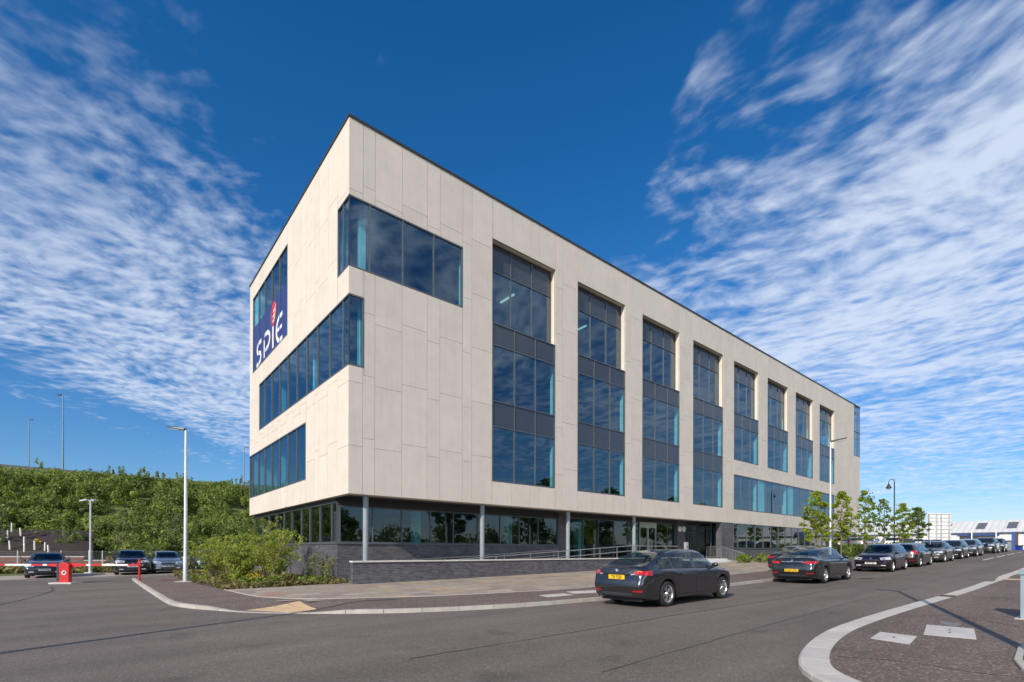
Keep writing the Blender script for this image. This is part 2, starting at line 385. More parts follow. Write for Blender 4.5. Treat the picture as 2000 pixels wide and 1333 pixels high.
CL = tuple(x/SKYS for x in (.40,.445,.53))
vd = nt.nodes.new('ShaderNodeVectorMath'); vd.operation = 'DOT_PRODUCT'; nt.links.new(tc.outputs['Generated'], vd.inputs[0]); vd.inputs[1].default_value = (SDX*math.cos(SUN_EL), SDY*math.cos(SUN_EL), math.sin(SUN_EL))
fill_boost = maprange(vd.outputs['Value'], .15, .9, 1., 17.)       # unseen cloud round the sun boosted as added fill light on the front facade
clc = nt.nodes.new('ShaderNodeVectorMath'); clc.operation = 'SCALE'; clc.inputs[0].default_value = CL; nt.links.new(fill_boost, clc.inputs['Scale'])
wrm = mixc(nt, maprange(vd.outputs['Value'], .1, .6, 0., 1.), (1.,1.,1.), (1.28,1.06,.80))  # warm tint for the boosted cloud, so the added facade fill is warm
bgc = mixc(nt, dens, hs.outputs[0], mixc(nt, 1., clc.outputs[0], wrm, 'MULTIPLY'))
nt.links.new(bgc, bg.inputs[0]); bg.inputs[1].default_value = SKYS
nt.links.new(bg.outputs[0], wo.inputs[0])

sl = bpy.data.lights.new('sun', 'SUN'); sl.energy = 2.6; sl.angle = R_(.53); sl.color = (1.0, .895, .77)
so = bpy.data.objects.new('sun', sl); col.objects.link(so)
sd = Vector((SDX*math.cos(SUN_EL), SDY*math.cos(SUN_EL), math.sin(SUN_EL)))
so.rotation_euler = sd.to_track_quat('Z', 'Y').to_euler(); so.location = sd*60
cam = bpy.data.cameras.new('camera'); co = bpy.data.objects.new('camera', cam); col.objects.link(co)
cam.sensor_width = 36; cam.lens = FPX/2000*36; cam.shift_y = (1076.5-666.5)/2000; cam.clip_end = 3000; cam.clip_start = .1
co.location = (0, 0, EYE)
co.rotation_euler = (Matrix.Rotation(R_(90), 4, 'X') @ Matrix.Rotation(.0025, 4, 'Z')).to_euler()
scene.camera = co
scene.view_settings.view_transform = 'Standard'; scene.view_settings.look = 'None'; scene.view_settings.exposure = .9; scene.view_settings.gamma = 1
scene.render.resolution_x = 1024; scene.render.resolution_y = 682
scene.cycles.max_bounces = 8; scene.cycles.transparent_max_bounces = 12

# ------------------------------------------------------------------ ground
def drop(s_, p_):
    # ramp down to the dropped kerb at the crossing
    d = math.hypot(s_-3.35, p_-13.7)
    t = min(1, max(0, (d-.9)/1.5)); return .088*(1-t*t*(3-2*t))
def strip(name, A, B, dz, mat, rows=3, kind='structure', label=None, cat=None, zA=None):
    V = []; F = []
    for (a, b) in zip(A, B):
        for k in range(rows+1):
            t = k/rows; s_ = a[0]+(b[0]-a[0])*t; p_ = a[1]+(b[1]-a[1])*t
            x, y = W(s_, p_); z = G(s_)+dz-(drop(s_, p_) if .09 < dz < .1 else 0)
            V.append((x, y, z))
    w = rows+1
    for i in range(len(A)-1):
        for k in range(rows): F.append((i*w+k, (i+1)*w+k, (i+1)*w+k+1, i*w+k+1))
    m = MB(); m.add(V, F)
    o = m.build(name, mat)
    bm_fix_up(o)
    return tag(o, label, cat, kind=kind) if kind else o
def bm_fix_up(o):
    me = o.data
    if len(me.polygons) and sum(p.normal.z for p in me.polygons) < 0: me.flip_normals()
def sp_grid(name, s0, s1, p0, p1, ds, dp, dz, mat):
    S = np.unique(np.concatenate([np.arange(s0, s1+.01, ds), [k for k in _ks if s0 < k < s1]])); Pp = np.arange(p0, p1+.01, dp)
    A = [[(s_, Pp[0]) for s_ in S], [(s_, Pp[-1]) for s_ in S]]
    return strip(name, A[0], A[1], dz, mat, rows=max(1, int((p1-p0)/dp)))
tag(sp_grid('ground', -400, 500, -400, 500, 30, 90, -.10, M_GRASSG), 'open ground under and beyond the whole site', 'ground')
tag(sp_grid('road', -60, 112, -40, 47, 2.5, 20, 0, M_ROAD), 'worn grey brown asphalt road running past the office block', 'road')
# left side kerb / pavement edge pairs (s,p): kerb outer edge, inner boundary of the tarmac pavement
KL = [(1.56,33.2),(1.62,26),(1.69,21),(1.79,17.4),(2.1,16.1),(2.5,15.2),(3.05,14.1),(3.72,13.27),(4.5,12.45),(5.39,11.7),(6.2,11.2),(7.2,10.75),(8.58,10.3),(10.5,9.98),(12.5,9.78),(19,9.72),(26,9.75),(40,9.75),(80,9.75),(108,9.75)]
FB = [(3.25,33.2),(3.36,26.4),(3.67,21.2),(3.82,18.4),(3.95,17.35),(4.2,16.6),(4.6,15.8),(5.1,15.25),(5.8,14.75),(6.65,14.4),(7.3,13.95),(8.2,13.55),(9.4,13.2),(10.9,12.82),(12.8,12.45),(19,12.4),(26,12.4),(40,12.4),(80,12.4),(108,12.4)]
KLs = smooth_poly(KL, 6); FBs = smooth_poly(FB, 6)
def offset(poly, d):
    out = []
    for i, p in enumerate(poly):
        a = np.array(poly[max(i-1,0)]); b = np.array(poly[min(i+1,len(poly)-1)]); t = b-a; t = t/np.linalg.norm(t)
        out.append((p[0]-t[1]*d, p[1]+t[0]*d))
    return out
def kerb_h(p): # dropped at the crossing
    return .10-drop(p[0], p[1])
def kerb(name, poly, width, hfun, mat, seg=.9, side=1, slab=.25, label=None, rnd=.02):
    # individual kerb stones in one mesh, following the ground
    m = MB(); inner = offset(poly, width*side); tilt = offset(poly, rnd*side)
    acc = 0; start = 0
    L = [0]
    for i in range(1, len(poly)): L.append(L[-1]+math.dist(poly[i], poly[i-1]))
    def at(q, l):
        i = max(0, min(len(L)-2, np.searchsorted(L, l)-1)); t = (l-L[i])/max(L[i+1]-L[i],1e-9)
        return (q[i][0]+(q[i+1][0]-q[i][0])*t, q[i][1]+(q[i+1][1]-q[i][1])*t)
    l = 0
    while l < L[-1]-.02:
        l0, l1 = l+.007, min(l+seg, L[-1])-.007
        n = 3 if seg < 2 else 5
        rows = []
        for k in range(n+1):
            q = l0+(l1-l0)*k/n; o = at(poly, q); t = at(tilt, q); i_ = at(inner, q); h = hfun(o)
            r_ = []
            for pt, z in ((o, -slab), (o, h-rnd), (t, h), (i_, h), (i_, -slab)):
                x, y = W(*pt); r_.append((x, y, G(pt[0])+z))
            rows.append(r_)
        V = [v for r_ in rows for v in r_]; F = []
        for k in range(n):
            for j in range(5): F.append((k*5+j, (k+1)*5+j, (k+1)*5+(j+1) % 5, k*5+(j+1) % 5))
        F += [(0,1,2,3,4), tuple(n*5+j for j in (4,3,2,1,0))]
        m.add(V, F); l += seg
    o = m.build(name, mat); return tag(o, label, 'kerb', kind='structure')
kerb('kerb', KLs, .15, kerb_h, M_KERB, .915, -1, label='pale concrete kerb round the office corner')
KLi = offset(KLs, -.15)
strip('pavement', KLi, FBs, .098, M_PAVE, 9, label='dark tarmac pavement with pale chippings beside the office', cat='pavement')
# sandstone flags, one mesh of separate slabs
def flagmat():
    m, nt, out = new_mat('sandstone_flags')
    g = nd(nt, 'ShaderNodeNewGeometry')
    c = ramp(nt, g.outputs['Random Per Island'], [(0,(.24,.20,.165)),(.3,(.33,.27,.20)),(.55,(.27,.25,.215)),(.8,(.42,.31,.19)),(.93,(.34,.32,.285)),(1,(.36,.17,.085))])
    tcn = nd(nt, 'ShaderNodeTexCoord')
    c = mixc(nt, 1., c, ramp(nt, noise(nt, tcn.outputs['Object'], 3., 6, .65), [(.25, .78), (.75, 1.22)]), 'MULTIPLY')
    p = nd(nt, 'ShaderNodeBsdfPrincipled'); nt.links.new(c, p.inputs['Base Color']); p.inputs['Roughness'].default_value = .8
    nt.links.new(p.outputs[0], out.inputs[0]); return m
fm = MB(); rng = random.Random(3); pp = 11.9; row = 0
while pp < 23.2:
    h = rng.choice([.45,.6,.6]); ss = 3.2-rng.random()
    while ss < 44:
        w = rng.choice([.6,.75,.9,1.05,1.2])
        cs, cp = ss+w/2, pp+h/2
        fbp = None
        ok = True
        sb = float(np.interp(-cp, [-q[1] for q in FBs], [q[0] for q in FBs])) if cp > 12.42 else 1e9
        if cs < sb-.75: ok = False
        if cs < 8.2 and cp > 21.45: ok = False
        if ok:
            q = [(ss+.004, pp+.004), (ss+w-.004, pp+.004), (ss+w-.004, pp+h-.004), (ss+.004, pp+h-.004)]
            vs = [(*W(*z), G(z[0])+.092) for z in q]; fm.add(vs, [(0,1,2,3)])
        ss += w
    pp += h
fl = fm.build('stone_paving', flagmat(), fix=False); bm_fix_up(fl); tag(fl, 'multicoloured sandstone flags in front of the office', 'paving', kind='structure')
strip('paving_base', [(s_, p_) for s_, p_ in FBs if p_ < 21.5], [(s_+0.01, 22.9) if s_ > 8.2 else (s_+.02, 21.4) for s_, p_ in FBs if p_ < 21.5], .082, plain('paving_mortar', (.22,.19,.155), .9), 6, label='pale mortar bed between the sandstone flags', cat='paving')
# slim edging stone between tarmac and flags
fl.name = 'stone_paving'
kerb('edging', [q for q in FBs if q[1] < 21.3 and q[0] < 44], .05, lambda p: .112, M_KERB, .9, -1, .1, 'thin pale edging between tarmac and sandstone flags', .004)
# buff tactile paving at the dropped kerb
tm = MB()
ta, tb, tc_, td = (2.95,14.45), (4.55,15.2), (4.45,13.4), (3.83,12.98)
for i in range(6):
    for j in range(4):
        def bl(u, v):
            a = (ta[0]+(td[0]-ta[0])*u, ta[1]+(td[1]-ta[1])*u); b = (tb[0]+(tc_[0]-tb[0])*u, tb[1]+(tc_[1]-tb[1])*u)
            return (a[0]+(b[0]-a[0])*v, a[1]+(b[1]-a[1])*v)
        q = [bl(i/6+.004, j/4+.006), bl((i+1)/6-.004, j/4+.006), bl((i+1)/6-.004, (j+1)/4-.006), bl(i/6+.004, (j+1)/4-.006)]
        tm.add([(*W(*z), G(z[0])+.104-drop(*z)) for z in q], [(0,1,2,3)])
        for e in range(3):
            for g in range(4):
                cpt = bl((i+(e+.5)/3)/6, (j+(g+.5)/4)/4); x, y = W(*cpt)
                zc = G(cpt[0])+.104-drop(*cpt); tm.lathe([(.022, zc), (.016, zc+.005), (.0005, zc+.005)], 6, c=(x, y, 0))
o = tm.build('tactile_paving', M_TACT); tag(o, 'buff blister paving at the dropped kerb by the office corner', 'tactile paving', kind='structure')
# ---- right pavement
KR = [(4.6,-12),(4.7,-6),(4.95,-2.6),(5.35,-.4),(5.75,.95),(6.2,1.9),(6.75,2.45),(7.4,2.75),(8.3,3.0),(9.4,3.2),(10.6,3.32),(12.3,3.36),(15,3.34),(20,3.24),(27.2,3.18),(28.2,3.1),(31,3.2),(36,3.12),(60,3.1),(112,3.1)]
IR = [(14,-12),(14.5,-10),(15,-9),(15.5,-8),(16,-7),(16.5,-7),(17,-7),(17.5,-7),(18,-7),(18.5,-7),(19,-7),(19.5,-7),(20,-7),(22,-7),(28,-7),(29,-7),(32,-7),(37,-7),(60,-7),(112,-7)]
KRs = smooth_poly(KR, 6); IRs = smooth_poly(IR, 6)
def kerb_hr(p):
    d = abs(p[0]-27.9)
    if p[0] < 16: return .085
    return .012 if d < .35 else (.085 if d > 1.2 else .012+.073*(d-.35)/.85)
kerb('kerb', KRs, .36, kerb_hr, M_KERBW, .915, -1, label='wide pale kerb sweeping round the right hand pavement', rnd=.025)
strip('pavement', offset(KRs, -.36), IRs, .088, M_PAVE, 8, label='dark tarmac pavement with white chippings at lower right', cat='pavement')
def ground_quad(name, q, dz, th, mat, label, cat, slot=True):
    m = MB(); c = [(*W(*z), G(z[0])+dz) for z in q]
    m.add([(x, y, z) for x, y, z in c]+[(x, y, z-th) for x, y, z in c], [(0,1,2,3),(4,7,6,5),(0,4,5,1),(1,5,6,2),(2,6,7,3),(3,7,4,0)])
    o = thing(name, label, cat, (*W(*q[0]), G(q[0][0])))
    ix, iy, iz = o.location
    m.v = [(x-ix, y-iy, z-iz) for x, y, z in m.v]
    m.build('cover_plate', mat, o)
    if slot:
        k = MB(); cx = sum(v[0] for v in m.v[:4])/4; cy = sum(v[1] for v in m.v[:4])/4; cz = sum(v[2] for v in m.v[:4])/4
        dx = Vector(m.v[1])-Vector(m.v[0]); dx.normalize()
        for sg in ((-.16, .16) if slot == 2 else (0,)):
            a = Vector((cx, cy, cz+.003))+dx*sg; k = MB()
            k.bar(a-dx*.05, a+dx*.05, .03, .004); k.build('lifting_slot', M_BLACK, o)
    return o
ground_quad('manhole_cover', [(9.66,2.51),(10.48,2.58),(10.43,2.06),(9.52,1.97)], .094, .05, M_CONC, 'smaller pale concrete cover in the lower right pavement', 'manhole cover')
ground_quad('manhole_cover', [(10.71,2.03),(12.05,2.24),(12.07,1.58),(10.78,1.38)], .094, .05, M_CONC, 'larger pale concrete cover crossed by the lamp shadow', 'manhole cover', 2)
ground_quad('manhole_cover', [(10.62,11.45),(10.41,10.84),(11.46,10.76),(11.61,11.33)], .104, .05, M_CONC, 'pale pavement cover farther from the dark fastback', 'manhole cover')
ground_quad('manhole_cover', [(12.11,11.72),(11.78,11.04),(12.69,10.75),(13.29,11.37)], .104, .05, M_CONC, 'pale pavement cover just behind the dark fastback', 'manhole cover')
o = strip('grass_verge', [(8.2,.42),(8.6,.64),(9.16,.74),(10.4,.80),(10.9,.62)], [(8.2,-3),(8.6,-3),(9.16,-3),(10.4,-3),(10.9,-3)], .12, M_GRASSG, 3, label='small grass patch at the right picture edge', cat='grass')
kerb('edging', [(8.1,-3),(8.15,.42),(8.55,.70),(9.16,.82),(10.4,.88),(10.95,.68),(11.0,-3)], .08, lambda p: .125, M_KERB, .9, -1, .1, 'pale edging round the grass patch at right edge', .01)
o = strip('tactile_strip', [(28.0,2.85),(28.0,0)], [(28.75,2.85),(28.75,0)], .096, M_TACT, 2, label='buff tactile strip crossing the right pavement', cat='tactile paving')
# road markings and tar seams
dm = MB()
for s0 in (50.86, 57.68, 64.37, 71.0, 78):
    q = [(s0,6.1),(s0+5.2,6.1),(s0+5.2,6.24),(s0,6.24)]
    dm.add([(*W(*z), G(z[0])+.006) for z in q], [(0,1,2,3)])
o = dm.build('road_marking', M_LINE); bm_fix_up(o); tag(o, 'white centre dashes far along the road', 'road marking', kind='structure')
def seam(pts, w, mat=M_TAR, wob=.02, dz=.005):
    m = MB(); rg = random.Random(len(pts)); P = smooth_poly(pts, 14); P = [(a+rg.uniform(-wob,wob), b+rg.uniform(-wob,wob)) for a, b in P]
    ws = [w*rg.uniform(.35, 1.2) for _ in P]; L = []; Rr = []
    for i, p in enumerate(P):
        a = np.array(P[max(i-1,0)]); b = np.array(P[min(i+1,len(P)-1)]); t = (b-a)/np.linalg.norm(b-a)
        L.append((p[0]-t[1]*ws[i], p[1]+t[0]*ws[i])); Rr.append((p[0]+t[1]*ws[i], p[1]-t[0]*ws[i]))
    V = [(*W(*z), G(z[0])+dz) for z in L]+[(*W(*z), G(z[0])+dz) for z in Rr]; n = len(P)
    m.add(V, [(i, i+1, n+i+1, n+i) for i in range(n-1)]); o = m.build('tar_seam', mat); bm_fix_up(o)
    return o
tag(seam([(3.5,6.55),(6.4,6.5),(10,6.5),(16.9,6.3),(24,6.45),(34,6.4),(50,6.3)], .018), 'thin dark tar seam down the road centre', 'road', kind='structure')
tag(seam([(-1.6,30),(-1.4,27),(-1.9,23),(-3.2,17),(-4.5,12)], .045), 'dark tar seam leading to the red barrier', 'road', kind='structure')
tag(seam([(5,4.2),(12,4.5),(20,4.7),(40,4.6)], .012), 'faint seam in the right lane', 'road', kind='structure')
tag(seam([(7.78,2.37),(8.06,1.76),(8.01,1.06),(8.07,.64),(8.1,.0)], .010, dz=.093), 'thin joint across the lower right pavement', 'pavement', kind='structure')
tag(seam([(12.98,2.83),(13.84,2.23),(13.51,1.64),(12.97,1.03),(12.9,0)], .012, dz=.093), 'reinstatement joint across the right pavement', 'pavement', kind='structure')
M_RUST = plain('rusty_iron', (.17,.075,.045), .8, var=.25, nscale=8, bump=.5)
def iron(name, label, q, dz, bars):
    o = ground_quad(name, q, dz, .04, M_RUST, label, 'drain cover', False); a, b, c, d_ = [Vector((*W(*z), G(z[0])+dz+.004))-o.location for z in q]
    for i in range(bars):
        t = (i+.5)/bars; m = MB(); m.bar(a.lerp(b, t).lerp(d_.lerp(c, t), .12), a.lerp(b, t).lerp(d_.lerp(c, t), .88), .018, .004); m.build('grate_slot', M_BLACK, o)
    return o
iron('drain_cover', 'rusty iron cover in the road in front of the plum hatchback', [(26.5,6.75),(27.3,6.75),(27.3,7.5),(26.5,7.5)], .006, 5)
iron('gully_grate', 'rusty gully grate set into the wide right hand kerb', [(18.7,2.86),(19.25,2.85),(19.25,3.24),(18.7,3.25)], .090, 4)
iron('drain_cover', 'small rusty cover in the pavement near the red receiving post', [(2.4,29.2),(3.0,29.2),(3.0,29.8),(2.4,29.8)], .104, 4)
ground_quad('access_cover', [(12.05,1.84),(12.49,2.14),(12.85,2.16),(12.57,1.81)], .093, .03, plain('steel_cover', (.17,.17,.165), .7), 'small dark steel cover beside the larger concrete cover', 'manhole cover', False)
# car park bay strip, parking dashes
o = sp_grid('parking_bay', -9, 9, 38.9, 45.5, 3, 3, .006, M_BAY); tag(o, 'pale block paved parking bays below the embankment', 'paving')
dm = MB()
for i in range(7):
    q = [(-8+i*2.5,37.4),(-6.7+i*2.5,37.4),(-6.7+i*2.5,37.52),(-8+i*2.5,37.52)]
    dm.add([(*W(*z), G(z[0])+.006) for z in q], [(0,1,2,3)])
o = dm.build('bay_marking', M_LINE); bm_fix_up(o); tag(o, 'white dashes along the parking bays', 'road marking', kind='structure')
# planting bed by the brick wall
def bedz(s_, p_): return G(s_)+.1+.05*math.sin(s_*2.1)*math.sin(p_*1.3)
m = MB(); ns, npp = 10, 30; V = []
for i in range(ns+1):
    for j in range(npp+1):
        p_ = 21.25+(44-21.25)*j/npp; s0 = np.interp(p_, [21.2,26.4,33.2,44], [3.72,3.42,3.30,4.2]); s1 = 8.5
        s_ = s0+(s1-s0)*i/ns; x, y = W(s_, p_); V.append((x, y, bedz(s_, p_)-(.05 if i in (0,) or j == 0 else 0)))
F = [(i*(npp+1)+j, (i+1)*(npp+1)+j, (i+1)*(npp+1)+j+1, i*(npp+1)+j+1) for i in range(ns) for j in range(npp)]
m.add(V, F); o = m.build('planting_bed', M_SOIL, smooth=180); bm_fix_up(o); tag(o, 'soil planting bed beside the dark brick wall', 'ground', kind='structure')
# verge along the far pavement
strip('verge', [(42,13.4),(60,13.4),(80,13.4)], [(42,19.8),(60,19.8),(80,19.8)], .13, M_GRASSG, 3, label='short grass verge under the street trees', cat='grass')
strip('pavement', [(39,12.38),(60,12.38),(108,12.38)], [(39,13.5),(60,13.5),(108,13.5)], .112, M_PAVE, 1, label='narrow tarmac path by the far verge', cat='pavement')
o = sp_grid('yard', 80, 150, 9.6, 70, 8, 10, .012, M_ROAD); tag(o, 'asphalt yard in front of the white warehouse', 'road')
# ------------------------------------------------------------------ the office block
ZB, ZT = 3.94, 19.96
LA, LB = 67.1, 17.95
office = thing('office_building', 'four storey pale panelled office block with tall dark blue windows', 'building', (CX, CY, 0), ANG)
def fc(side, t, z, d): return (t, d, z) if side == 'front' else (d, t, z)
def fbox(m, side, t0, t1, z0, z1, d0, d1, mi=0):
    if side == 'front': m.box(t0, t1, d0, d1, z0, z1, mi)
    else: m.box(d0, d1, t0, t1, z0, z1, mi)
def rect_sub(rects, hole):
    out = []; hx0, hx1, hz0, hz1 = hole
    for (x0, x1, z0, z1) in rects:
        if hx0 >= x1-1e-6 or hx1 <= x0+1e-6 or hz0 >= z1-1e-6 or hz1 <= z0+1e-6: out.append((x0,x1,z0,z1)); continue
        if hx0 > x0+.02: out.append((x0,hx0,z0,z1))
        if hx1 < x1-.02: out.append((hx1,x1,z0,z1))
        a, b = max(x0,hx0), min(x1,hx1)
        if hz0 > z0+.02: out.append((a,b,z0,hz0))
        if hz1 < z1-.02: out.append((a,b,hz1,z1))
    return out
T0, TW, TP = 7.67, 4.61, 6.525
tall = [(T0+TP*i, T0+TP*i+TW) for i in range(8)]
front_holes = [(-1, 5.81, 13.63, 16.67), (-1, .68, 9.41, 12.46), (33.78, 58.0, 5.13, 8.13), (64.8, 70, 13.62, 21)]
for i, (a, b) in enumerate(tall): front_holes.append((a, b, 5.15 if i < 4 else 9.39, 17.88))
left_holes = [(-1, 1.33, 13.63, 16.67), (-1, 15.3, 9.41, 12.46), (5.68, 19, 5.13, 8.08), (8.95, 17.08, 13.66, 18.8)]
pat = [0, 1.31, 2.62, 3.32, 4.63, 5.19]
jf = [0, .62] + [1.175+TP*i+q for i in range(11) for q in pat]
jf = [q for q in jf if q < LA-.3]+[LA]
jl = [.035, 1.31, 2.5, 3.74, 4.3, 5.62]+[6.5+q for q in (0,1.31,2.5,3.74,4.3,5.62)]+[13.0,14.3,15.5,16.7,LB]
jl = sorted(set(round(q, 3) for q in jl if q < LB))+[LB]
def clad(side, joints, holes, mi_off):
    m = MB(); g = .007
    for k, (x0, x1) in enumerate(zip(joints, joints[1:])):
        ref = 19.67 if (k+mi_off) % 2 == 0 else 17.31
        zs = [ZB]; z = ref-2.735*6
        while z < ZT-.3:
            if z > ZB+.9: zs.append(z)
            z += 2.735
        zs.append(ZT)
        for z0, z1 in zip(zs, zs[1:]):
            rr = [(x0, x1, z0, z1)]
            for h in holes: rr = rect_sub(rr, h)
            for (a, b, c, d) in rr:
                if b-a < .03 or d-c < .03: continue
                ga = 0 if a < .04 else g; gb = 0 if b > joints[-1]-.01 else g
                fbox(m, side, a+ga, b-gb, c+(0 if c <= ZB+.001 else g), d-(0 if d >= ZT-.001 else g), 0, .028)
    return m
m1 = clad('front', jf, front_holes, 0)
m2 = clad('left', jl, left_holes, 0)
m1.v += []; o2 = len(m1.v); m1.v += m2.v; m1.f += [tuple(i+o2 for i in f) for f in m2.f]; m1.m += m2.m
# reveals of the recessed top floor windows, soffit returns
REC = .33
for (a, b) in tall:
    m1.box(a-.03, a, .03, REC+.12, 13.5, 17.88); m1.box(b, b+.03, .03, REC+.12, 13.5, 17.91)
    m1.box(a-.03, b, .03, REC+.12, 17.883, 17.91)
m1.box(.03, 31.6, .0285, .62, ZB, ZB+.05); m1.box(.0285, .27, .625, LB, ZB, ZB+.05)
m1.box(LA-.03, LA, .03, LB-.03, ZB, 13.55); m1.box(.03, LA, LB-.03, LB, ZB, ZT)   # far side and rear
m1.build('cladding', M_CLAD, office)
bk = MB()
def backing(side, L, holes, d0, d1, t0):
    rr = [(t0, L, ZB+.06, ZT)]
    for h in holes: rr = rect_sub(rr, h)
    for (a, b, c, d) in rr: fbox(bk, side, a, b, c, d, d0, d1)
backing('front', LA-.05, front_holes, .031, .07, .031); backing('left', LB-.04, left_holes, .031, .07, .071)
bk.build('joint_backing', M_BACK, office)
# parapet cap and roof
cp = MB()
cp.box(-.045, LA+.045, -.045, .45, ZT, ZT+.1); cp.box(-.045, .45, .45, LB+.045, ZT, ZT+.1); cp.box(LA-.45, LA+.045, .45, LB+.045, ZT, ZT+.1); cp.box(.45, LA-.45, LB-.45, LB+.045, ZT, ZT+.1)
cp.build('parapet_cap', M_CAP, office)
rf = MB(); rf.box(.1, LA-.1, .1, LB-.1, 19.2, 19.35); rf.build('roof', M_INTD, office)
# ground floor recess ceiling
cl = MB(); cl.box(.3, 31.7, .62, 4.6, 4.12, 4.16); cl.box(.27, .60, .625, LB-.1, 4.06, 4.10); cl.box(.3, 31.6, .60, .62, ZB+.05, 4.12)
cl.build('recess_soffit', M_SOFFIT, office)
# interior: floor slabs, inner piers, core and columns
fs = MB()
for z in (4.22, 8.45, 12.72): fs.box(.35, LA-.2, .62, LB-.3, z-.2, z+.28)
fs.box(2.4, LA-.2, 2.4, LB-.3, .80, .90); fs.build('floor_slab', M_INTD, office)
ce = MB()
for z in (8.0, 12.38, 16.95): ce.box(.5, LA-.3, .64, LB-.35, z+.13, z+.15)
ce.box(.7, LA-.3, 2.5, LB-.35, 3.75, 3.78); ce.build('ceiling', plain('interior_ceiling', (.30,.31,.32), .9), office)
ip = Each('inner_lining', M_INT, office); prev = 5.85
for i, (a, b) in enumerate(tall):
    ip.box(prev+.02, a-.05, .12, .44, 4.3, 19.1); prev = b
ip.box(prev+.03, 64.75, .12, .55, 8.3, 19.1)
for (b0, b1, z0, z1) in ((1.4, 8.9, 12.5, 19.1), (.75, 5.6, 4.3, 9.3), (15.4, 17.6, 8.3, 19)): ip.box(.12, .5, b0, b1, z0, z1)
cr = Each('core_wall', M_CORE, office); cr.box(5, 63, 9.5, 9.8, .9, 19.1); cr.box(40, 40.3, 1.2, 9.5, .9, 19.1); cr.box(13, 13.2, 5, 9.5, .9, 12)
for q in [(.96+6.48*i, .95) for i in range(10)]+[(.95, 7.0), (.95, 13.2)]:
    c = MB(); c.box(q[0]-.13, q[0]+.13, q[1]-.13, q[1]+.13, 4.5, 19.1); c.build('inner_column', M_INT, office)
for q in [(5.2+6.48*i, 3.6) for i in range(9)]:
    c = MB(); c.box(q[0]-.2, q[0]+.2, q[1]-.2, q[1]+.2, .9, 3.74); c.build('inner_column', M_INT, office)
sl_ = Each('strip_light', emis('strip_light', (1,.97,.88), .38), office)
for i in range(2):
    sl_.box(11.1+i*6.5, 11.2+i*6.5, 2.4, 3.7, 16.98, 17.05)

def window(side, t0, t1, z0, z1, mull=(), trans=(), spand=(), d0=-.008, bar=.055, ends=(1,1), gd=.055, glass=None, name='window', tb=(1,1), dep=.13):
    f = MB(); s0 = t0+(bar if ends[0] else 0); s1 = t1-(bar if ends[1] else 0)
    if ends[0]: fbox(f, side, t0, t0+bar, z0, z1, d0, d0+dep)
    if ends[1]: fbox(f, side, t1-bar, t1, z0, z1, d0, d0+dep)
    if tb[0]: fbox(f, side, s0, s1, z0, z0+bar, d0, d0+dep)
    if tb[1]: fbox(f, side, s0, s1, z1-bar, z1, d0, d0+dep)
    zi0 = z0+(bar if tb[0] else 0); zi1 = z1-(bar if tb[1] else 0)
    for q in mull: fbox(f, side, q-bar*.45, q+bar*.45, zi0, zi1, d0+.002, d0+dep)
    xs = [s0]+[q for q in mull]+[s1]
    for zt in trans:
        for a, b in zip(xs, xs[1:]): fbox(f, side, a+(bar*.45 if a != s0 else 0), b-(bar*.45 if b != s1 else 0), zt-bar*.45, zt+bar*.45, d0+.004, d0+dep)
    fo = f.build(name, M_FRAME, office)
    sps = sorted(spand)
    g = MB(); zc = z0+bar*.5; segs = []
    for (c, d) in sps:
        if c > zc+.05: segs.append((zc, c))
        zc = d
    if zc < z1-.1: segs.append((zc, z1-bar*.5))
    for (c, d) in segs: fbox(g, side, t0+bar*.5*ends[0], t1-bar*.5*ends[1], c, d, d0+gd, d0+gd+.012)
    g.f = [q for i, q in enumerate(g.f) if i % 6 == (2 if side == 'front' else 5)]; g.m = g.m[:len(g.f)]
    go = g.build('pane', glass or M_GLASS, fo, fix=False)
    if sps:
        s = MB()
        for (c, d) in sps: s = MB(); fbox(s, side, t0+bar*.5*ends[0], t1-bar*.5*ends[1], c, d, d0+gd-.005, d0+gd+.03); s.build('spandrel', M_SPAND, fo)
    return fo
# corner band, top floor
cpm = MB(); cpm.box(.004, .05, .004, .05, 13.64, 16.66); cpm.build('corner_post', M_DARKM, office)
window('front', .05, 5.80, 13.64, 16.66, (.93, 2.52, 4.15), ends=(0,1)); window('left', .05, 1.32, 13.64, 16.66, (.68,), ends=(0,1))
cpm = MB(); cpm.box(.004, .05, .004, .05, 9.42, 12.45); cpm.build('corner_post', M_DARKM, office)
window('front', .05, .67, 9.42, 12.45, ends=(0,1)); window('left', .05, 15.28, 9.42, 12.45, (.69,2.29,3.94,5.58,7.2,8.87,10.52,12.24,13.9), ends=(0,1))
window('left', 5.69, LB-.03, 5.14, 8.07, (7.26,8.85,10.53,12.2,13.9,15.57,17.25))
spw = window('left', 8.96, 17.07, 13.67, 18.79, (10.58,12.23,13.88,15.5))
for i, (a, b) in enumerate(tall):
    mu = [a+TW/3, a+2*TW/3]; lo = 5.16 if i < 4 else 9.40
    sp_ = [(8.05, 9.38)] if i < 4 else []
    tr = [8.05, 9.38] if i < 4 else []
    window('front', a+.005, b-.005, lo, 13.5, mu, tr+[12.34], sp_+[(12.34, 13.47)])
    window('front', a+.005, b-.005, 13.5, 17.875, mu, (16.42,), ((16.42, 17.85),), d0=REC)
    sh = MB(); sh.box(a+.005, b-.005, .122, REC-.002, 13.46, 13.49); sh.build('window_ledge', M_FRAME, office)
window('front', 33.79, 57.98, 5.14, 8.12, [35.02+1.64*i for i in range(14)])
window('front', 64.81, LA, 13.63, ZT-.005, (66.2,), (16.7,)); 
ew = MB(); ew.box(LA-.012, LA-.004, .1, 6, 13.7, ZT-.05); ew.build('pane', M_GLASS, office)
em_ = MB()
for q in (1.6, 3.2, 4.8): em_.box(LA-.08, LA+.01, q, q+.06, 13.65, ZT-.01)
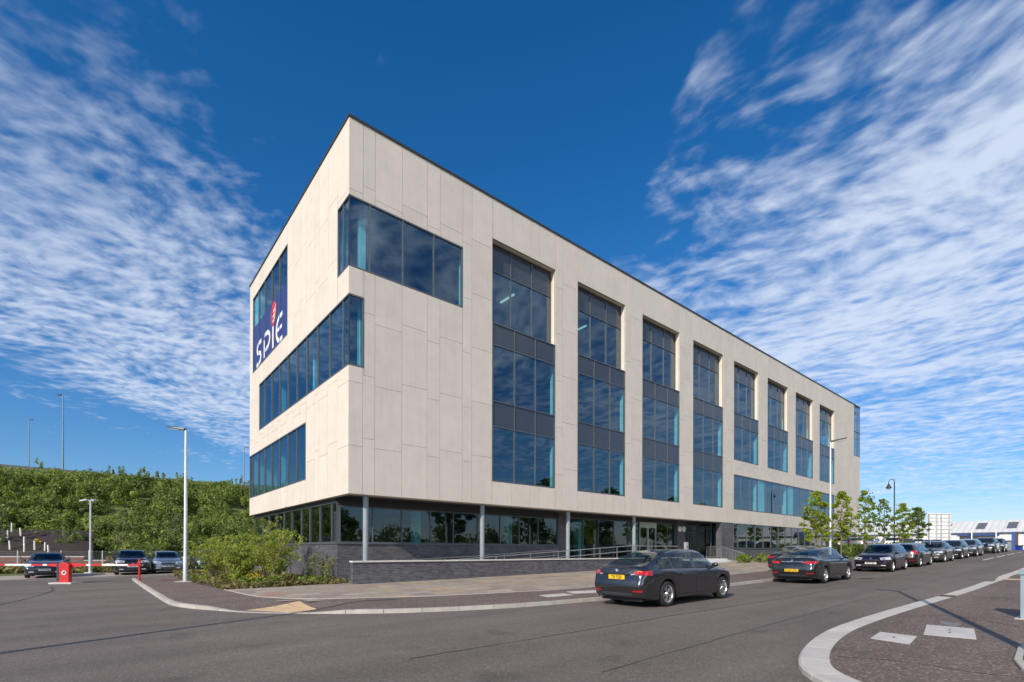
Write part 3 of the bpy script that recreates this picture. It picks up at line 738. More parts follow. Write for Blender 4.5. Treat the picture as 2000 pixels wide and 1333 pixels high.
em_.box(LA-.08, LA+.01, 6.0, 6.06, 13.65, ZT-.01); em_.build('window', M_FRAME, office)
# SPIE sign: blue film behind the glass with white letters and red emblem
FILM = plain('sign_film_blue', (.018,.03,.16), .35, var=.03)
sg = MB()
for a, b in zip([9.01,10.61,12.26,13.91,15.53], [10.55,12.2,13.85,15.47,17.02]): fbox(sg, 'left', a, b, 13.72, 16.72, .030, .040)
sgo = sg.build('sign', FILM, office)
def stroke(m, pts, w, closed=False, depth=(.020, .0285)):
    # flat ribbon in the plane of the left facade; coordinates x to the right as read
    P = [np.array(p) for p in pts]; Lf = []; Rt = []
    for i, p in enumerate(P):
        t = P[min(i+1,len(P)-1)]-P[max(i-1,0)]; t = t/np.linalg.norm(t); wi = w[i] if isinstance(w, list) else w
        nrm = np.array([-t[1], t[0]])*wi/2; Lf.append(p+nrm); Rt.append(p-nrm)
    for i in range(len(P)-1):
        q = [Lf[i], Lf[i+1], Rt[i+1], Rt[i]]
        m.add([(depth[0], 17.07-c[0], c[1]) for c in q], [(0,1,2,3)])
def arc(cx, cz, rx, rz, a0, a1, n=14): return [(cx+rx*math.cos(R_(a0+(a1-a0)*i/n)), cz+rz*math.sin(R_(a0+(a1-a0)*i/n))) for i in range(n+1)]
lt = MB(); w_ = .27; zb_ = 13.92
stroke(lt, [(2.2, zb_+1.33)]+arc(1.62, zb_+.98, .50, .36, 80, 215)+[(1.55, zb_+.70)]+arc(1.55, zb_+.36, .52, .36, 40, -95)+[(.95, zb_-.02)], w_); lt.build('lettering', M_WHITE, sgo, fix=False); lt = MB()        # S
stroke(lt, [(2.95, zb_-.05),(2.95, zb_+1.1)], w_); stroke(lt, [(2.98, zb_+1.36)]+arc(3.55, zb_+.88, .72, .48, 100, -100), w_)                      # P
stroke(lt, [(3.2, zb_+.36),(3.6, zb_+.40)], w_*.8); lt.build('lettering', M_WHITE, sgo, fix=False); lt = MB()
stroke(lt, [(5.02, zb_-.05),(5.02, zb_+1.28)], w_*1.1); lt.build('lettering', M_WHITE, sgo, fix=False); lt = MB()                                                                            # I
stroke(lt, [(7.05, zb_+1.38),(6.7, zb_+1.36)]+arc(6.55, zb_+.66, .78, .70, 92, 268)+[(6.8, zb_-.04),(7.05, zb_-.04)], w_); stroke(lt, [(5.95, zb_+.68),(6.95, zb_+.68)], w_*.8)   # E
ws = lt.build('lettering', M_WHITE, sgo, fix=False)
lt = MB(); el = [(5.12+.60*math.cos(a)-.0*math.sin(a)+.10*math.sin(a), 15.93+.70*math.sin(a)) for a in np.linspace(0, 2*PI, 28, endpoint=False)]
lt.prism(el, .018, .0265, lambda x, z, h: (h, 17.07-x, z)); emb = lt.build('emblem', plain('sign_red', (.62,.03,.035), .4), sgo)
lt = MB()
for k, (x0, x1, zc) in enumerate(((4.95, 5.52, 15.55), (5.0, 5.68, 15.85), (5.1, 5.70, 16.14))):
    stroke(lt, [(x0+(x1-x0)*i/8, zc-.10+.26*(i/8)**1.8+.02*math.sin(i)) for i in range(9)], [.13-.008*i for i in range(9)], depth=(.012, .0125))
lt.build('emblem_stripe', M_WHITE, sgo, fix=False)
# ground floor: brick, glazing, pier, entrance
bw = Each('brick_wall', M_BRICK, office)
bw.box(.26, 14.62, 2.04, 2.34, -.6, 1.80); bw.box(.26, .56, 2.34, LB-.1, -.6, 1.80); bw.box(14.62, 15.40, 2.03, 2.5, -.6, 4.12)
bw.box(28.15, 29.37, 1.9, 2.6, .5, 4.12); bw.box(31.72, 33.76, .03, .5, -.2, ZB-.002); bw.box(33.76, 65.6, .03, .35, 0, 1.74)
bw.box(.56, LA, LB-.4, LB-.1, -.6, 4.06); bw.box(LA-.4, LA-.1, .4, LB-.4, -.2, ZB)
sf = Each('sill_flashing', M_FRAME, office); sf.box(.22, 14.62, 1.99, 2.12, 1.803, 1.865); sf.box(.22, .34, 2.12, LB-.1, 1.803, 1.865); sf.box(33.76, 65.6, -.01, .1, 1.743, 1.79); sf.box(31.69, 31.72, .0, .08, .5, ZB-.003)
hb = Each('head_panel', M_DARKM, office); hb.box(.36, 14.62, 2.08, 2.2, 3.60, 4.12); hb.box(.30, .42, 2.2, LB-.1, 3.78, 4.06); hb.box(15.4, 28.15, 2.08, 2.2, 3.72, 4.12); hb.box(29.37, 31.7, 2.08, 2.2, 3.72, 4.12)
window('front', .40, 14.62, 1.865, 3.60, (2.03,3.58,5.23,6.65,8.27,9.89,11.34,12.89), d0=2.07, glass=M_GLASS2)
window('left', 2.12, LB-.1, 1.865, 3.78, (2.85,4.45,6.0,7.4,9.14,10.7,12.34,14.1,15.7), d0=.29, glass=M_GLASS2)
window('front', 15.40, 23.30, .93, 3.72, (17.03,18.6,20.28,21.93), d0=2.09, glass=M_GLASS2)
window('front', 25.45, 28.15, .93, 3.72, (27.04,), d0=2.09, glass=M_GLASS2); window('front', 29.37, 31.66, .93, 3.72, (30.5,), (3.1,), d0=2.09, glass=M_GLASS2)
window('left', .09, 2.08, .93, ZB-.01, (.95,), (), d0=31.69, glass=M_GLASS2)
dr = MB(); 
for (a, b) in ((23.30, 24.38), (24.38, 25.45)):
    dr.box(a, a+.07, 2.07, 2.2, .93, 3.3); dr.box(b-.07, b, 2.07, 2.2, .93, 3.3)
dr.box(23.30, 25.45, 2.05, 2.22, 3.3, 3.72)
do = dr.build('door', M_STEEL, office)
g = MB(); g.quad((23.35,2.12,.95),(25.4,2.12,.95),(25.4,2.12,3.3),(23.35,2.12,3.3)); g.build('pane', M_GLASS2, do, fix=False)
g = MB(); g.bar((24.28,2.04,1.4),(24.28,2.04,2.4),.03,.03); g.bar((24.5,2.04,1.4),(24.5,2.04,2.4),.03,.03); g.build('handle', M_STEEL, do)
window('front', 33.76, 65.6, 1.79, ZB-.004, [33.76+.82+1.635*i for i in range(20)], glass=M_GLASS2, bar=.05, d0=.0)
for q in (28.45, 29.05):
    g = MB(); g.lathe([(.001,1.80),(.2,1.80),(.24,1.84),(.24,1.9)], 20, axis='y', c=(q,0,3.35)); g.build('wall_lamp', M_WHITE, office)
# columns under the overhang
for i, a in enumerate((.96, 7.37, 13.84, 20.40)):
    c = MB(); zb0 = [.0, .2, .55, .85][i]
    c.lathe([(.0,-.3),(.122,-.3),(.122,4.12),(.0,4.12)], 24, c=(a, .44, 0)); co_ = c.build('column', M_COLM, office, smooth=30)
    c = MB(); c.lathe([(.0,ZB+.08),(.15,ZB+.08),(.15,4.118),(.0,4.118)], 24, c=(a, .44, 0)); c.build('column_head', M_DARKM, co_, smooth=30)
# terrace / ramp slab and steps
rp = MB()
def rz_(a): return max(.1, min(.92, .15+(a-6)*.058))
pts = [2.0, 6, 10, 14, 17, 19.3, 31.7]
for a, b in zip(pts, pts[1:]):
    z0, z1 = rz_(a), rz_(b)
    rp.add([(a,-.2,z0),(b,-.2,z1),(b,2.04,z1),(a,2.04,z0),(a,-.2,-.5),(b,-.2,-.5),(b,2.04,-.5),(a,2.04,-.5)], [(0,1,2,3),(0,4,5,1),(3,2,6,7),(1,5,6,2),(0,3,7,4)])
rp.build('ramp', M_CONC, office)
st = MB()
for k in range(4): st.box(25.2, 31.6, -.2-.36*(k+1), -.2-.36*k-(0 if k == 0 else 0), -.2, .918-.125*k-.002*(k>0))
st.build('entrance_step', plain('step_concrete', (.66,.65,.62), .8, var=.06), office)
# front retaining wall with coping (a thing of its own)
rw = thing('retaining_wall', 'low dark brick wall with white coping in front of the office', 'wall', (CX, CY, 0), ANG)
q = MB(); q.box(.02, 25.0, -.46, -.21, -.6, 1.0); q.build('wall', M_BRICK, rw)
q = MB(); x = -.02
while x < 25.0:
    q.box(x+.003, min(x+.9, 25.05)-.003, -.51, -.16, 1.0, 1.065); x += .9
q.build('coping', M_COPE, rw)
# stainless railings
def railing(name, label, pts, posts, h=.95, rails=(.95,.6), bal=None):
    o = thing(name, label, 'railing', (CX, CY, 0), ANG); m = MB()
    for rr in rails: m.tube([(p[0], p[1], p[2]+rr) for p in pts], .024, 8)
    m.build('handrail', M_STEEL, o, smooth=60)
    for p in posts:
        k = MB(); k.box(p[0]-.03, p[0]+.03, p[1]-.02, p[1]+.02, p[2]-.05, p[2]+h-.02); k.build('post', M_STEEL, o)
    if bal:
        k = MB()
        for p in bal: k.tube([(p[0],p[1],p[2]+.1),(p[0],p[1],p[2]+h-.03)], .008, 5)
        k.build('baluster', M_STEEL, o)
    return o
al = [5, 8, 11, 13.8, 16.5, 19.3, 22, 25]
railing('ramp_railing', 'sloping steel handrail behind the white coping', [(a,-.08,rz_(a)) for a in al], [(a,-.08,rz_(a)) for a in (7.9,10.3,12.5,14.4,16.2,17.9,19.7,21.5,23.5)])
railing('ramp_railing', 'inner steel handrail along the dark brick base', [(a,1.85,rz_(a)) for a in (4,8,11,14.4)], [(a,1.85,rz_(a)) for a in (6,8,10,12,14)])
def rzs(b): return .92 if b > 0 else .92+b*.30
bl_ = [1.3, .65, 0, -1.0, -1.9]
railing('step_railing', 'steel balustrade sloping down beside the entrance steps', [(31.66,b,rzs(b)) for b in bl_], [(31.66,b,rzs(b)) for b in (1.3,0,-.95,-1.88)], 1.0, (1.0,.12), [(31.66,b,rzs(b)) for b in np.arange(1.18,-1.8,-.125)])
# intercom bollard
it = thing('intercom_post', 'small grey intercom box on a post by the entrance', 'intercom', (*BW(27.3,.6), .92), ANG)
q = MB(); q.box(-.05,.05,-.04,.04,0,.75); q.build('post', M_STEEL, it)
q = MB(); q.box(-.17,.17,-.09,.09,.72,1.3); bx = q.build('intercom_box', M_GALV, it)
q = MB(); q.box(-.06,.06,-.094,-.088,.85,1.02); q.build('screen', M_BLACK, bx)
# ------------------------------------------------------------------ cars
def paint(name, c, metal=.55, rough=.32):
    if name in MATS: return MATS[name]
    m, nt, out = new_mat(name); p = nd(nt, 'ShaderNodeBsdfPrincipled')
    tc = nd(nt, 'ShaderNodeTexCoord'); s = nd(nt, 'ShaderNodeSeparateXYZ'); nt.links.new(tc.outputs['Object'], s.inputs[0])
    nz = noise(nt, tc.outputs['Object'], 3., 5, .65)
    dirt = math_(nt, 'MULTIPLY', ramp(nt, nz, [(.4, 0.), (.75, 1.)]), .06)
    nt.links.new(mixc(nt, dirt, c, (.2,.17,.13)), p.inputs['Base Color'])
    p.inputs['Metallic'].default_value = metal; p.inputs['Roughness'].default_value = rough
    p.inputs['Coat Weight'].default_value = .9; p.inputs['Coat Roughness'].default_value = .04
    nt.links.new(p.outputs[0], out.inputs[0]); MATS[name] = m; return m
M_CGLASS = plain('car_glass', (.012,.018,.018), .02, 0, spec=.9)
def cabin_glass():
    m, nt, out = new_mat('car_glass_clear')
    t = nd(nt, 'ShaderNodeBsdfTransparent'); t.inputs[0].default_value = (.42,.52,.50,1)
    g = nd(nt, 'ShaderNodeBsdfGlossy'); g.inputs['Roughness'].default_value = .01
    f = nd(nt, 'ShaderNodeFresnel'); f.inputs[0].default_value = 1.7
    x = nd(nt, 'ShaderNodeMixShader'); nt.links.new(f.outputs[0], x.inputs[0]); nt.links.new(t.outputs[0], x.inputs[1]); nt.links.new(g.outputs[0], x.inputs[2])
    nt.links.new(x.outputs[0], out.inputs[0]); return m
M_CABG = glassmat('cabin_glass', (.50,.60,.57), 1.75, (.95,1.,1.))
M_SEAT = plain('seat_cloth', (.05,.05,.055), .9)
M_TYRE = plain('tyre_rubber', (.022,.021,.020), .85, bump=.2)
M_RIM = plain('alloy_rim', (.62,.62,.63), .28, .85)
M_TAIL = plain('tail_light_red', (.42,.008,.012), .12, 0, coat=1.)
M_AMBER = plain('indicator_amber', (.75,.16,.01), .15, coat=1.)
M_HEAD = plain('headlight_lens', (.62,.65,.68), .12, .35, coat=1.)
M_CHROME = plain('chrome_trim', (.75,.75,.76), .12, 1.)
M_PLY = plain('yellow_number_plate', (.80,.50,.02), .4)
M_PLW = plain('white_number_plate', (.75,.75,.72), .4)
M_TXT = plain('plate_letters', (.01,.01,.012), .6)
M_BLUE = plain('badge_blue', (.02,.12,.5), .3)
def interp(pts, x):
    xs = np.array([p[0] for p in pts]); ys = np.array([p[1] for p in pts])
    h = np.diff(xs); dlt = np.diff(ys)/h; m = np.zeros(len(xs)); m[0] = dlt[0]; m[-1] = dlt[-1]
    for i in range(1, len(xs)-1):
        if dlt[i-1]*dlt[i] > 0:
            w1 = 2*h[i]+h[i-1]; w2 = h[i]+2*h[i-1]; m[i] = (w1+w2)/(w1/dlt[i-1]+w2/dlt[i])
    x = np.clip(x, xs[0], xs[-1]); i = np.clip(np.searchsorted(xs, x)-1, 0, len(xs)-2)
    t = (x-xs[i])/h[i]
    return (2*t**3-3*t**2+1)*ys[i]+(t**3-2*t**2+t)*h[i]*m[i]+(-2*t**3+3*t**2)*ys[i+1]+(t**3-t**2)*h[i]*m[i+1]
WHEELS = {}
def wheel_meshes(r, wd, kind):
    key = (round(r,3), kind)
    if key in WHEELS: return WHEELS[key]
    m = MB(); ri = r*.70
    m.lathe([(ri,-wd/2+.01),(ri+.01,-wd/2),(r-.035,-wd/2),(r-.012,-wd/2+.02),(r,-wd/2+.05),(r,wd/2-.05),(r-.012,wd/2-.02),(r-.035,wd/2),(ri+.01,wd/2),(ri,wd/2-.01),(ri-.01,.02),(ri-.01,-wd/2+.06)], 36, axis='y')
    o = m.build('wheel', M_TYRE, smooth=40); tm = o.data; bpy.data.objects.remove(o)
    m = MB(); y0 = wd/2-.012          # outer face at +y
    m.lathe([(ri,y0+.004),(ri-.018,y0+.004),(ri-.03,y0-.02),(ri-.035,-wd/2+.03)], 36, 0, 'y')
    m.lathe([(.001,y0-.085),(ri-.03,y0-.085)], 30, 1, 'y')      # dark drum behind the spokes
    m.lathe([(.001,y0-.004),(.055,y0-.006),(.075,y0-.05)], 20, 0, 'y')
    ns = {'double': 5, 'ten': 10, 'five': 5}[kind]
    for k in range(ns):
        an = 2*PI*k/ns+.3
        for off in ((-.16, .16) if kind == 'double' else (0,)):
            wdt = {'double': .032, 'ten': .026, 'five': .07}[kind]
            a0 = an+off*.55; a1 = an+off*1.25
            c0 = Vector((math.cos(a0)*.05, 0, math.sin(a0)*.05)); c1 = Vector((math.cos(a1)*(ri-.012), 0, math.sin(a1)*(ri-.012)))
            t = (c1-c0).normalized(); q = Vector((-t.z, 0, t.x))
            w0, w1 = wdt*.6, wdt*.5
            vs = [c0+q*w0, c0-q*w0, c1-q*w1, c1+q*w1]
            V = [(v.x, y0-.008-(.012 if i < 2 else 0), v.z) for i, v in enumerate(vs)]+[(v.x, y0-.05, v.z) for v in vs]
            m.add(V, [(0,1,2,3),(7,6,5,4),(0,4,5,1),(1,5,6,2),(2,6,7,3),(3,7,4,0)], 0)
    o = m.build('rim', [M_RIM, M_BLACK], smooth=35); rm = o.data; bpy.data.objects.remove(o)
    WHEELS[key] = (tm, rm); return WHEELS[key]
SPEC = {
 'fastback': dict(L=4.82, W=1.83, wb=2.92, fo=.80, r=.335, wk='double',
    top=[(-2.62,.92),(-2.50,1.075),(-2.30,1.115),(-2.05,1.165),(-1.55,1.335),(-1.0,1.455),(-.45,1.505),(.05,1.51),(.42,1.475),(.75,1.35),(1.22,1.055),(1.45,1.005),(1.95,.90),(2.16,.80),(2.27,.66)],
    belt=[(-2.62,.86),(-2.3,1.0),(-1.2,.985),(.2,.95),(1.1,.93),(1.6,.88),(2.1,.76),(2.27,.64)],
    dlo=(-1.83,1.0), pill=[-1.22,-.12], glass_r=(-2.27,-1.12), glass_f=(.55,1.24), tail='wrap'),
 'saloon': dict(L=4.83, W=1.86, wb=2.737, fo=.98, r=.335, wk='double',
    top=[(-2.50,.90),(-2.40,1.05),(-2.2,1.09),(-1.9,1.115),(-1.45,1.26),(-.95,1.40),(-.45,1.475),(.0,1.49),(.35,1.46),(.75,1.31),(1.22,1.03),(1.5,.98),(2.0,.87),(2.24,.76),(2.33,.62)],
    belt=[(-2.5,.84),(-2.2,.985),(-1.2,.97),(.2,.94),(1.1,.91),(1.6,.86),(2.15,.73),(2.33,.60)],
    dlo=(-1.55,1.0), pill=[-1.02,-.02], glass_r=(-1.98,-.98), glass_f=(.50,1.22), tail='slim'),
 'hatch': dict(L=4.25, W=1.76, wb=2.60, fo=.85, r=.315, wk='ten',
    top=[(-2.08,.80),(-2.03,1.02),(-1.92,1.17),(-1.72,1.37),(-1.45,1.44),(-.7,1.50),(-.1,1.51),(.25,1.475),(.65,1.32),(1.18,1.02),(1.45,.97),(1.85,.85),(2.04,.73),(2.14,.58)],
    belt=[(-2.08,.78),(-1.95,.985),(-1.2,.98),(.2,.93),(1.05,.89),(1.5,.84),(1.95,.70),(2.14,.57)],
    dlo=(-1.62,1.05), pill=[-.98,.0], glass_r=None, glass_f=(.40,1.20), tail='tall'),
 'estate': dict(L=4.72, W=1.82, wb=2.71, fo=.92, r=.33, wk='ten',
    top=[(-2.42,.80),(-2.38,1.0),(-2.28,1.12),(-1.98,1.36),(-1.8,1.42),(-1.0,1.475),(-.2,1.49),(.25,1.46),(.65,1.32),(1.18,1.03),(1.45,.98),(1.95,.87),(2.2,.76),(2.29,.60)],
    belt=[(-2.42,.78),(-2.3,.99),(-1.2,.97),(.2,.94),(1.05,.90),(1.5,.86),(2.1,.72),(2.29,.58)],
    dlo=(-2.02,1.02), pill=[-1.12,-.05], glass_r=None, glass_f=(.42,1.20), tail='tall'),
 'suv': dict(L=4.45, W=1.83, wb=2.66, fo=.88, r=.345, wk='five',
    top=[(-2.22,.85),(-2.18,1.06),(-2.08,1.22),(-1.9,1.47),(-1.72,1.53),(-1.0,1.59),(-.1,1.60),(.3,1.56),(.68,1.40),(1.12,1.12),(1.4,1.08),(1.9,.98),(2.12,.86),(2.21,.66)],
    belt=[(-2.22,.82),(-2.1,1.05),(-1.2,1.04),(.2,1.01),(1.0,.99),(1.5,.95),(2.02,.82),(2.21,.64)],
    dlo=(-1.8,1.0), pill=[-1.05,-.02], glass_r=None, glass_f=(.45,1.15), tail='tall'),
}
CARG = None
def make_car(kind, label, loc, rz, pt, plate=None, plate_text=None, detail=1, group=None, extra=None, tilt=0., clear=False, wk=None):
    global CARG
    S = SPEC[kind]; wb = S['wb']; Wd = S['W']; front = wb/2+S['fo']; rear = front-S['L']; r = S['r']
    root = thing('parked_car', label, 'car', loc, rz, group); root.rotation_euler = (0, -tilt, rz)
    # scale profile ends to the actual ends
    def fit(pts):
        x0, x1 = pts[0][0], pts[-1][0]
        return [((p[0]-x0)/(x1-x0)*(front-rear)+rear, p[1]) for p in pts]
    top = fit(S['top']); belt = fit(S['belt'])
    x0_, x1_ = S['top'][0][0], S['top'][-1][0]
    fx = lambda x: (x-x0_)/(x1_-x0_)*(front-rear)+rear
    Hm = max(p[1] for p in top); Ra = r+.055
    xs = set(np.linspace(rear, front, 58 if detail else 40))
    for d in (0, .012, .03, .06, .10, .15, .22): xs.add(rear+d); xs.add(front-d)
    for xc in (wb/2, -wb/2):
        for t in np.linspace(-1, 1, 17): xs.add(xc+Ra*math.sin(t*PI/2))
        xs.add(xc-Ra-.006); xs.add(xc+Ra+.006)
    xs = sorted(xs); xs = [x for i, x in enumerate(xs) if i == 0 or x-xs[i-1] > .004]
    wr0 = Wd*.5*.70
    V = []; nsec = None
    for x in xs:
        T = float(interp(top, x)); B = min(float(interp(belt, x)), T-.012)
        u = min(x-rear, front-x); f = 1. if u > .22 else .86+.14*math.sqrt(max(0, 1-(1-u/.22)**2))
        e = abs(x-(rear+front)/2)/((front-rear)/2)
        w = Wd/2*(1-.115*max(0, (e-.55)/.45)**2.2)*(f if u <= .22 else 1)
        sill = .20+.10*max(0, (e-.82)/.18)
        zb = sill
        for xc in (wb/2, -wb/2):
            dx = abs(x-xc)
            if dx < Ra: zb = max(zb, r+math.sqrt(Ra*Ra-dx*dx))
        zb = min(zb, B-.10)
        tg = min(1, max(0, (T-B-.06)/.34)); tg = tg*tg*(3-2*tg)
        wr = w*(.80*(1-tg))+wr0*tg*(1-.10*max(0, (e-.35)))
        bd = B-zb
        lo = [(0, zb), (w*.5, zb), (w*.86, zb), (w*.955, zb+.015), (w*.982, zb+min(.07, bd*.2)), (w*.988, zb+bd*.30), (w*.990, zb+bd*.46), (w*.997, zb+bd*.60), (w*.997, zb+bd*.70), (w*1.004, zb+bd*.79), (w*.985, zb+bd*.92), (w*.955, B)]
        ge = T-.028-.012*tg
        y1 = w*.935
        up = [(y1-.004, B+.012), (y1+(wr-y1)*.33, B+(ge-B)*.36), (y1+(wr-y1)*.68, B+(ge-B)*.70), (y1+(wr-y1)*.90, B+(ge-B)*.91), (wr*.955, ge+.004), (wr*.86, T-.012), (wr*.6, T-.004), (wr*.3, T), (0, T+.002)]
        prof = lo+up
        # end squash: faces converge slightly
        if u < .22:
            zc = .60; k = .90+.10*math.sqrt(max(0, 1-(1-u/.22)**2))
            prof = [(y, zc+(z-zc)*k) for y, z in prof]
        nsec = len(prof)
        # rake the tail and nose
        ring = []
        for y, z in prof:
            xx = x
            tr = max(0, 1-(x-rear)/.55); xx += tr*tr*(.16*max(0, z-.70)+.10*max(0, .52-z)-.055*math.exp(-((z-.57)/.095)**2))
            tf = max(0, 1-(front-x)/.55); xx -= tf*tf*(.35*max(0, z-.55)+.10*max(0, .40-z))
            xx += tr*tr*.10*(y/(Wd/2))**2 - tf*tf*.22*(y/(Wd/2))**2
            ring.append((xx, y, z))
        V += ring+[(a, -b, c) for a, b, c in ring[-2:0:-1]]
    nr = 2*nsec-2; F = []
    for i in range(len(xs)-1):
        for k in range(nr): F.append((i*nr+k, i*nr+(k+1) % nr, (i+1)*nr+(k+1) % nr, (i+1)*nr+k))
    # end caps as bands between the two sides
    for base, flip in ((0, False), ((len(xs)-1)*nr, True)):
        for k in range(nsec-1):
            a, b = base+k, base+k+1; c, d = base+(nr-k-1) % nr, base+(nr-k) % nr
            q = [a, b, c, d] if k > 0 else [a, b, c]
            if k == nsec-2: q = [a, b, d]
            q = q if flip else q[::-1]; F.append(tuple(q))
    me_v = [Vector(v) for v in V]
    bvh = BVHTree.FromPolygons(me_v, F, epsilon=0.)
    # glass openings are cut out of the body when the cabin is to be seen through
    def hit(o, d):
        h = bvh.ray_cast(Vector(o), Vector(d).normalized(), 8)
        return h[0], h[1]
    def patch(rays, nu, nv, off=.005):
        # rays(u,v)->(origin,dir) ; returns mesh builder of the projected patch
        m = MB(); idx = {}
        for i in range(nu+1):
            for j in range(nv+1):
                rr = rays(i/nu, j/nv)
                if rr is None: continue
                h, n = hit(*rr)
                if h is None: continue
                if n.dot(Vector(rr[1])) > 0: n = -n
                idx[(i, j)] = len(m.v); m.v.append(tuple(h+n*off))
        for i in range(nu):
            for j in range(nv):
                k = [(i, j), (i+1, j), (i+1, j+1), (i, j+1)]
                if all(q in idx for q in k): m.f.append(tuple(idx[q] for q in k)); m.m.append(0)
        return m
    body = MB()
    GM = M_CGLASS
    if detail:
        GM = M_CABG; da0, db0 = fx(S['dlo'][0]), fx(S['dlo'][1]); pl0 = [fx(q) for q in S['pill']]; keep = []
        gr = (fx(S['glass_r'][0])+.10, fx(S['glass_r'][1])-.06) if S['glass_r'] else None; gfr = (fx(S['glass_f'][0])+.05, fx(S['glass_f'][1])-.16)
        for f_ in F:
            c = sum((me_v[i] for i in f_), Vector())/len(f_); xs_ = [me_v[i].x for i in f_]; k_ = [min(i % nr, (nr-i % nr) % nr) for i in f_]
            T_ = float(interp(top, c.x)); B_ = float(interp(belt, c.x)); cut = False
            if len(f_) == 4 and max(k_) <= 15 and min(k_) >= 12 and da0+.06 < min(xs_) and max(xs_) < db0-.10 and T_-B_ > .24 and not any(min(xs_)-.02 < q < max(xs_)+.02 for q in pl0): cut = True
            if len(f_) == 4 and min(k_) >= 17 and ((gr and gr[0] < min(xs_) and max(xs_) < gr[1]) or (gfr[0] < min(xs_) and max(xs_) < gfr[1])): cut = True
            if not cut: keep.append(f_)
        body.add(V, keep)
    else: body.add(V, F)
    bo = body.build('body', pt, root, smooth=38)
    ub = MB(); ub.box(rear+.25, front-.25, -Wd*.36, Wd*.36, .17, .62); ub.box(-wb/2-.5, -wb/2+.5, -Wd*.30, Wd*.30, .2, .7); ub.build('underbody', M_BLACK, root)
    if detail:
        it_ = MB(); zf = float(interp(belt, 0))-.12
        it_.box(pil[0]-.55 if False else fx(S['dlo'][0])+.1, fx(S['dlo'][1])+.1, -Wd*.40, Wd*.40, .40, zf-.28); it_.build('cabin_floor', M_BLACK, root)
        for yy in (.36, -.36):
            st_ = MB()
            for xx, w_ in ((fx(S['pill'][1])-.02, .25), (fx(S['pill'][0])-.08, .30)):
                st_.add([(xx-.10,yy-w_,zf-.3),(xx+.06,yy-w_,zf-.3),(xx+.06,yy+w_,zf-.3),(xx-.10,yy+w_,zf-.3),(xx-.24,yy-w_*.85,zf+.22),(xx-.14,yy-w_*.85,zf+.22),(xx-.14,yy+w_*.85,zf+.22),(xx-.24,yy+w_*.85,zf+.22)], [(0,3,2,1),(4,5,6,7),(0,1,5,4),(1,2,6,5),(2,3,7,6),(3,0,4,7)])
                st_.box(xx-.27, xx-.18, yy-.13, yy+.13, zf+.25, zf+.42)
            st_.build('seat', M_SEAT, root)
        db_ = MB(); db_.box(fx(S['dlo'][1])-.15, fx(S['dlo'][1])+.15, -Wd*.38, Wd*.38, zf-.3, zf+.02); db_.build('dashboard', M_BLACK, root)
        sw_ = MB(); sw_.tube([(fx(S['dlo'][1])-.28+.05*math.sin(a), -.36+.18*math.cos(a), zf+.02+.17*math.sin(a)) for a in np.linspace(0, 2*PI, 17)], .014, 6); sw_.build('steering_wheel', M_BLACK, root)
    # side glass
    da, db = fx(S['dlo'][0]), fx(S['dlo'][1]); pil = [fx(q) for q in S['pill']]
    cuts = [da]+pil+[db]
    zbot = lambda x: float(interp(belt, x))+.035
    ztop = lambda x: float(interp(top, x))-.085
    xs_ok = [x for x in np.linspace(da, db, 120) if ztop(x)-zbot(x) > .035]; da, db = xs_ok[0], xs_ok[-1]; cuts[0] = da; cuts[-1] = db
    for sgn in (1, -1):
        for a, b in zip(cuts, cuts[1:]):
            g0 = .028 if a != da else 0; g1 = .028 if b != db else 0
            if b-a < .12: continue
            def ray(u, v, a=a+g0, b=b-g1, sgn=sgn):
                x = a+(b-a)*u; zt = ztop(x); z0 = zbot(x); return (x, 2*sgn, z0+(zt-z0)*v), (0, -sgn, 0)
            patch(ray, 14, 5, .004).build('side_window', GM, root, smooth=60)
        # chrome/black window surround under the glass
        def rayl(u, v, sgn=sgn): x = da-.03+(db-da+.06)*u; return (x, 2*sgn, zbot(x)-.022+.02*v), (0, -sgn, 0)
        patch(rayl, 24, 1, .006).build('window_trim', M_BLACK if not extra or 'chrome' not in extra else M_CHROME, root)
    gf0, gf1 = fx(S['glass_f'][0]), fx(S['glass_f'][1])
    def rayw(u, v): x = gf0+(gf1-gf0)*u; return (x-.0*(2*v-1)**2, (2*v-1)*(.56+.13*u)-0., 3), (0, 0, -1)
    def rayw2(u, v):
        w_ = (2*v-1); x = gf0+(gf1-gf0)*u-.16*w_*w_*(u*.8+.2); return (x, w_*(.535+.16*u), 3), (0, 0, -1)
    patch(rayw2, 10, 14, .004).build('windscreen', GM, root, smooth=60)
    wp = MB()
    for k in (-.42, .12):
        h0, n0 = hit((gf1-.02, k, 3), (0,0,-1)); h1, n1 = hit((gf1-.26, k+.38, 3), (0,0,-1))
        if h0 and h1: wp.bar(h0+Vector((0,0,.02)), h1+Vector((0,0,.025)), .012, .012)
    if wp.v: wp.build('wiper', M_BLACK, root)
    if S['glass_r']:
        r0, r1 = fx(S['glass_r'][0]), fx(S['glass_r'][1])
        def rayr(u, v): w_ = 2*v-1; x = r0+(r1-r0)*u+.10*w_*w_*(1-u); return (x, w_*(.62-.07*u), 3), (0, 0, -1)
        patch(rayr, 10, 14, .004).build('rear_window', GM, root, smooth=60)
    else:
        zt_ = Hm-.12; zb2 = 1.04 if kind != 'suv' else 1.10
        def rayr(u, v): w_ = 2*v-1; z = zb2+(zt_-zb2)*u; return (rear-1, w_*(.66-.10*u), z), (1, 0, 0)
        patch(rayr, 8, 14, .004).build('rear_window', GM, root, smooth=60)
    # wheels
    tmesh, rmesh = wheel_meshes(r, .225 if Wd > 1.8 else .205, wk or S['wk'])
